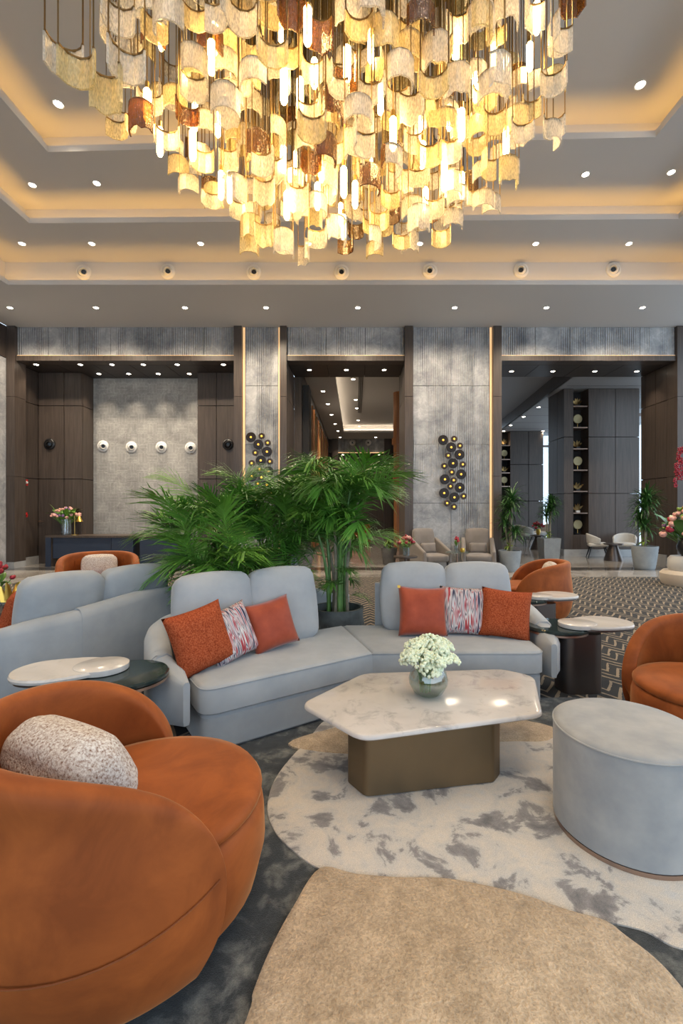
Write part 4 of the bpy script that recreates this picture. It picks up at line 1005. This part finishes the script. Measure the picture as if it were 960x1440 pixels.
bouquet('flower_vase', (wx(756.5,17), 17, .541), brass_bowl(.08,.22), ['red'], 22, .22, .30, .46, 'brass vase of red flowers on the far dark table', 44, .045, 8)

# sculptures on the display shelves
def disc_sculpture(loc, r, label):
    o = empty('disc_sculpture', loc); MB().lathe([(.001,-.012),(r*.9,-.02),(r,0),(r*.9,.02),(.001,.012)], 24, cap=False).build('disc', plain_gold, o, True, loc=(0,0,.14+r), rot=(PI/2,0,0))
    MB().lathe([(.012,0),(.012,.16)], 8).build('stem', K['brass'], o); MB().box(-.07,.07,-.05,.05,0,.02).build('foot', K['black'], o); return tag(o, label, 'sculpture', 'shelf sculptures')
def leaf_sculpture(loc, h, label, seed):
    r = random.Random(seed); o = empty('leaf_sculpture', loc); MB().box(-.06,.06,-.05,.05,0,.07).build('block', K['white'] if seed % 2 else K['black'], o)
    for k in range(5):
        a = -1.1+.55*k
        q = MB(); q.grid(lambda u, t: ((u-.5)*.07*math.sin(PI*(.06+.9*t)), .03*math.sin(3*t), h*t), 3, 6); q.build('gold_leaf', K['brassdark'], o, 'all', loc=(0,0,.06), rot=(r.uniform(-.3,.3), a*.75, 0))
    return tag(o, label, 'sculpture', 'shelf sculptures')
plain_gold = plain('hammered_brass', (.36,.30,.17), .45, .9, bs_=.8, bscale=50)
lv = [.69]+shelf_z[::-1]; xm = (sx(806)+sx(827))/2
kinds = ['d','l','l','d','l','d','l']
where = ['on the lowest shelf', 'on the second shelf up', 'on the third shelf up', 'on the fourth shelf up', 'on the fifth shelf up', 'on the sixth shelf up', 'on the topmost shelf']
for k, z in enumerate(lv):
    p = (xm, SYW+.22, z+.016)
    if kinds[k] == 'd': disc_sculpture(p, .155, 'round hammered brass disc %s of the near shelf wall' % where[k])
    else: leaf_sculpture(p, .24, 'gold leaf sculpture %s of the near shelf wall' % where[k], k)
xm2 = (sx(704,FYW)+sx(717,FYW))/2
for k, z in enumerate([.9]+fshelf[::-1]):
    if k == 0: continue
    p = (xm2, FYW+.2, z+.022)
    if k % 2 == 0: leaf_sculpture(p, .28, 'gold leaf sculpture %s of the far wall niche' % where[k-1], k)
    else: disc_sculpture(p, .17, 'round brass disc %s of the far wall niche' % where[k-1])
disc_sculpture((xm2, FYW+.2, fshelf[0]+.022), .16, 'round brass disc on the topmost shelf of the far wall niche') if False else None

# big flower arrangement on a pedestal at the right edge, red orchids above it
pd = empty('round_pedestal', (6.55, 9.0, .010))
MB().lathe([(.42,0),(.46,.08),(.46,.22),(.40,.28)], 36).build('lower_tier', K['beige'], pd, 40); MB().lathe([(.30,.28),(.33,.34),(.33,.50),(.28,.56)], 36).build('upper_tier', K['offwhite'], pd, 40)
tag(pd, 'two-tier round upholstered seat under the big flower arrangement', 'pedestal')
def black_vase(o): MB().lathe([(.001,0),(.09,0),(.17,.12),(.18,.2),(.13,.32),(.15,.36),(.13,.36)], 28, cap=False).build('black_vase', K['black'], o, 40)
bouquet('flower_arrangement', (6.55, 9.0, .571), black_vase, ['pink','pink','umbel','mauve','pink','lime','red'], 95, .42, .42, .95, 'big arrangement of pink, mauve and red flowers in a black vase', 45, .055, 40, leafm='leaf')
ob = empty('orchid_branch', (6.62, 9.02, .60))
rr = random.Random(9)
om = MB()
for k in range(5): om.ball((.03*math.cos(k*1.257),.0,.03*math.sin(k*1.257)), .017, 6, 4)
om = om.mesh('orchid', K['red'], 'all')
for br in range(3):
    pts = [Vector((-.05*br,0,.0)), Vector((-.02*br,.05,1.0)), Vector((-.02-.03*br,.0,1.9-.12*br)), Vector((-.17-.05*br,-.05,2.15-.25*br)), Vector((-.27-.03*br,-.05,2.0-.3*br))]
    MB().tube(pts, .008, 6).build('branch', K['bark'], ob, True)
    for k in range(15):
        t = k/14; a, b = (pts[2], pts[3]) if t < .5 else (pts[3], pts[4]); q = a.lerp(b, (t*2) % 1 if t < 1 else 1)
        inst('orchid', om, ob, q+Vector((rr.uniform(-.06,.06), rr.uniform(-.06,.06), rr.uniform(-.07,.05))), (rr.uniform(-.5,.5),rr.uniform(0,6),rr.uniform(-.8,.8)))
tag(ob, 'tall arching branch of red orchids above the big flower arrangement', 'flowers')

# low table at the left edge with a gold sculpture and red flowers
lt = stand_table('side_table', (-3.55, 4.62, .010), .34, .50, 'round dark pedestal table carrying a gold sculpture beyond the shell-backed sofa')
gs = empty('gold_sculpture', (-3.42, 4.55, .511)); MB().box(-.07,.07,-.05,.05,0,.02).build('foot', K['black'], gs)
MB().lathe([(.008,.02),(.008,.10)], 8).build('rod', K['brass'], gs)
for k in range(4):
    q = MB(); q.grid(lambda u, t: ((u-.5)*.10*(1-.6*t)+.03*k-.05, .02*math.sin(3*u+k), .10+.17*t-.05*abs(u-.3*k)), 4, 5); q.build('gold_fin', K['gold'], gs, 'all', rot=(0, .25*(k-1.5), .4*k))
tag(gs, 'folded gold fan sculpture on the round dark table at the far side of the sofa', 'sculpture')
bouquet('flower_vase', (-3.66, 4.66, .511), glass_cyl(.06,.18), ['red'], 14, .12, .28, .40, 'glass vase of red flowers behind the gold fan sculpture', 46, .035, 6)

# ------------------------------------------------------------------ chandelier of cast glass plates on brass rods
ch = empty('chandelier', (-.13, 3.9, Z3))
cx_, cy_ = -.13, 3.9
def plate_mesh(name, m, arc, rad, h, th=.012, wavy=0):
    q = MB(); n = 9
    def surf(r, rev):
        def fn(a, b):
            t = (a-.5)*arc; rb = r+(.004 if int(a*n) % 2 else 0)
            zz = -h*b+(.012*math.cos(t*6) if b > .5 else 0)*wavy
            return (rb*math.sin(t), -rb*math.cos(t)+rad*.5, zz)
        return fn
    q.grid(surf(rad, 0), n, 3); q.grid(surf(rad-th, 1), n, 3)
    k = (n+1)*4
    for i in range(n): q.f.append((i, i+1, k+i+1, k+i)); q.f.append((3*(n+1)+i, 3*(n+1)+i+1, k+3*(n+1)+i+1, k+3*(n+1)+i))
    for j in range(3): q.f.append((j*(n+1), (j+1)*(n+1), k+(j+1)*(n+1), k+j*(n+1))); q.f.append((j*(n+1)+n, (j+1)*(n+1)+n, k+(j+1)*(n+1)+n, k+j*(n+1)+n))
    return q.mesh(name, m, False)
ARC, RAD = math.radians(165), .098
plates = {}
for mk in ('crystal','honey','amber'):
    plates[mk] = [plate_mesh('glass_plate', K[mk], ARC, RAD, h, wavy=wv) for h, wv in ((.17,0), (.21,1), (.14,0))]
rr = random.Random(5)
def floor_of(x, y):                                    # lower surface of the cluster
    q = math.hypot((x-cx_)/1.95, (y-cy_)/1.75)
    return 3.98+.72*q**2.2+(.0 if q < .95 else .3), q
cells = []
tries = 0
while len(cells) < 300 and tries < 60000:
    tries += 1
    x = cx_+rr.uniform(-1.95,1.95); y = cy_+rr.uniform(-1.75,1.75); zf, q = floor_of(x, y)
    if q > 1: continue
    z = zf+abs(rr.gauss(0, .5))+rr.random()*1.4*rr.random()
    if z > 7.2: continue
    py = CY-(z-EYE)/y*FPX; 
    if py < -30: continue
    if any((x-a)**2+(y-b)**2+((z-c)*.8)**2 < (.20 if len(cells) < 220 else .16)**2 for a, b, c in cells): continue
    cells.append((x, y, z))
cells += [(-1.55,2.55,4.06), (-1.42,2.62,4.02), (-1.66,2.60,4.16), (-1.30,2.58,4.12)]
MB().loft(ccw(ellipse(2.05, 1.85, 48)), [(0,-.06),(0,0)]).build('ceiling_plate', K['brass'], ch, 40)
for i, (x, y, z) in enumerate(cells):
    u = rr.random(); deep = math.hypot((x-cx_)/1.95, (y-cy_)/1.75)
    mk = 'amber' if u < .09 else ('honey' if u < .40 else 'crystal')
    yaw = rr.choice([0, PI])+rr.gauss(0, .55)
    g = inst('glass_plate', rr.choice(plates[mk]), ch, (x-cx_, y-cy_, z-Z3), (0,0,yaw))
    m = MB(); hp = []
    for k in range(9):
        t = (k/8-.5)*ARC; r = RAD-.006; hp.append((r*math.sin(t), -r*math.cos(t)+RAD*.5, .002))
    m.tube(hp, .0085, 5)
    for s in (0, 8): m.tube([hp[s], (hp[s][0], hp[s][1], Z3-.06-z)], .0045, 4, False)
    m.build('hanger', K['brassdark'], g)
nb = 0; tries = 0; bl = []
bulbm = MB().lathe([(.001,-.26),(.016,-.255),(.027,-.23),(.027,-.02),(.014,0),(.001,.002)], 12, cap=False).mesh('bulb', K['bulb'], 'all')
while nb < 44 and tries < 9000:
    tries += 1
    x = cx_+rr.uniform(-1.7,1.7); y = cy_+rr.uniform(-1.5,1.5); zf, q = floor_of(x, y)
    if q > .88: continue
    z = zf+.30+rr.random()*1.1
    if CY-(z-EYE)/y*FPX < -20 or any((x-a)**2+(y-b)**2+(z-c)**2 < .34**2 for a, b, c in bl): continue
    if any((x-a)**2+(y-b)**2 < .05**2 and abs(z-c) < .3 for a, b, c in cells): continue
    bl.append((x,y,z)); nb += 1
    b = inst('bulb', bulbm, ch, (x-cx_, y-cy_, z-Z3))
    MB().tube([(0,0,0),(0,0,Z3-.06-z)], .004, 4, False).lathe([(.016,-.005),(.016,.05),(.006,.06)], 8).build('bulb_holder', K['brass'], b)
for mk, n in (('honey', 90), ('crystal', 90)):         # the uncountable upper tiers of the cluster
    m = MB(); k = 0; src = plates[mk][0]; sv = [v.co.copy() for v in src.vertices]; sf = [tuple(p.vertices) for p in src.polygons]
    while k < n:
        x = rr.uniform(-1.9,1.9); y = rr.uniform(-1.2,1.7); zf, q = floor_of(cx_+x, cy_+y)
        if q > .98: continue
        z = zf+.9+rr.random()*2.0
        if z > 7.2: continue
        M_ = Matrix.Translation((x, y, z-Z3)) @ Matrix.Rotation(rr.choice([0,PI])+rr.gauss(0,.5), 4, 'Z'); k += 1
        m.add([M_ @ v for v in sv], sf)
        for s in (-1, 1): m.tube([M_ @ Vector((s*RAD*.98, RAD*.4, 0)), (M_ @ Vector((s*RAD*.98, RAD*.4, 0))).xy.to_3d()+Vector((0,0,-.06))], .004, 3, False)
    m.build('upper_glass_tiers', K[mk], ch)['kind'] = 'stuff'
tag(ch, 'huge chandelier of clear, honey and amber cast glass plates on brass rods', 'chandelier')
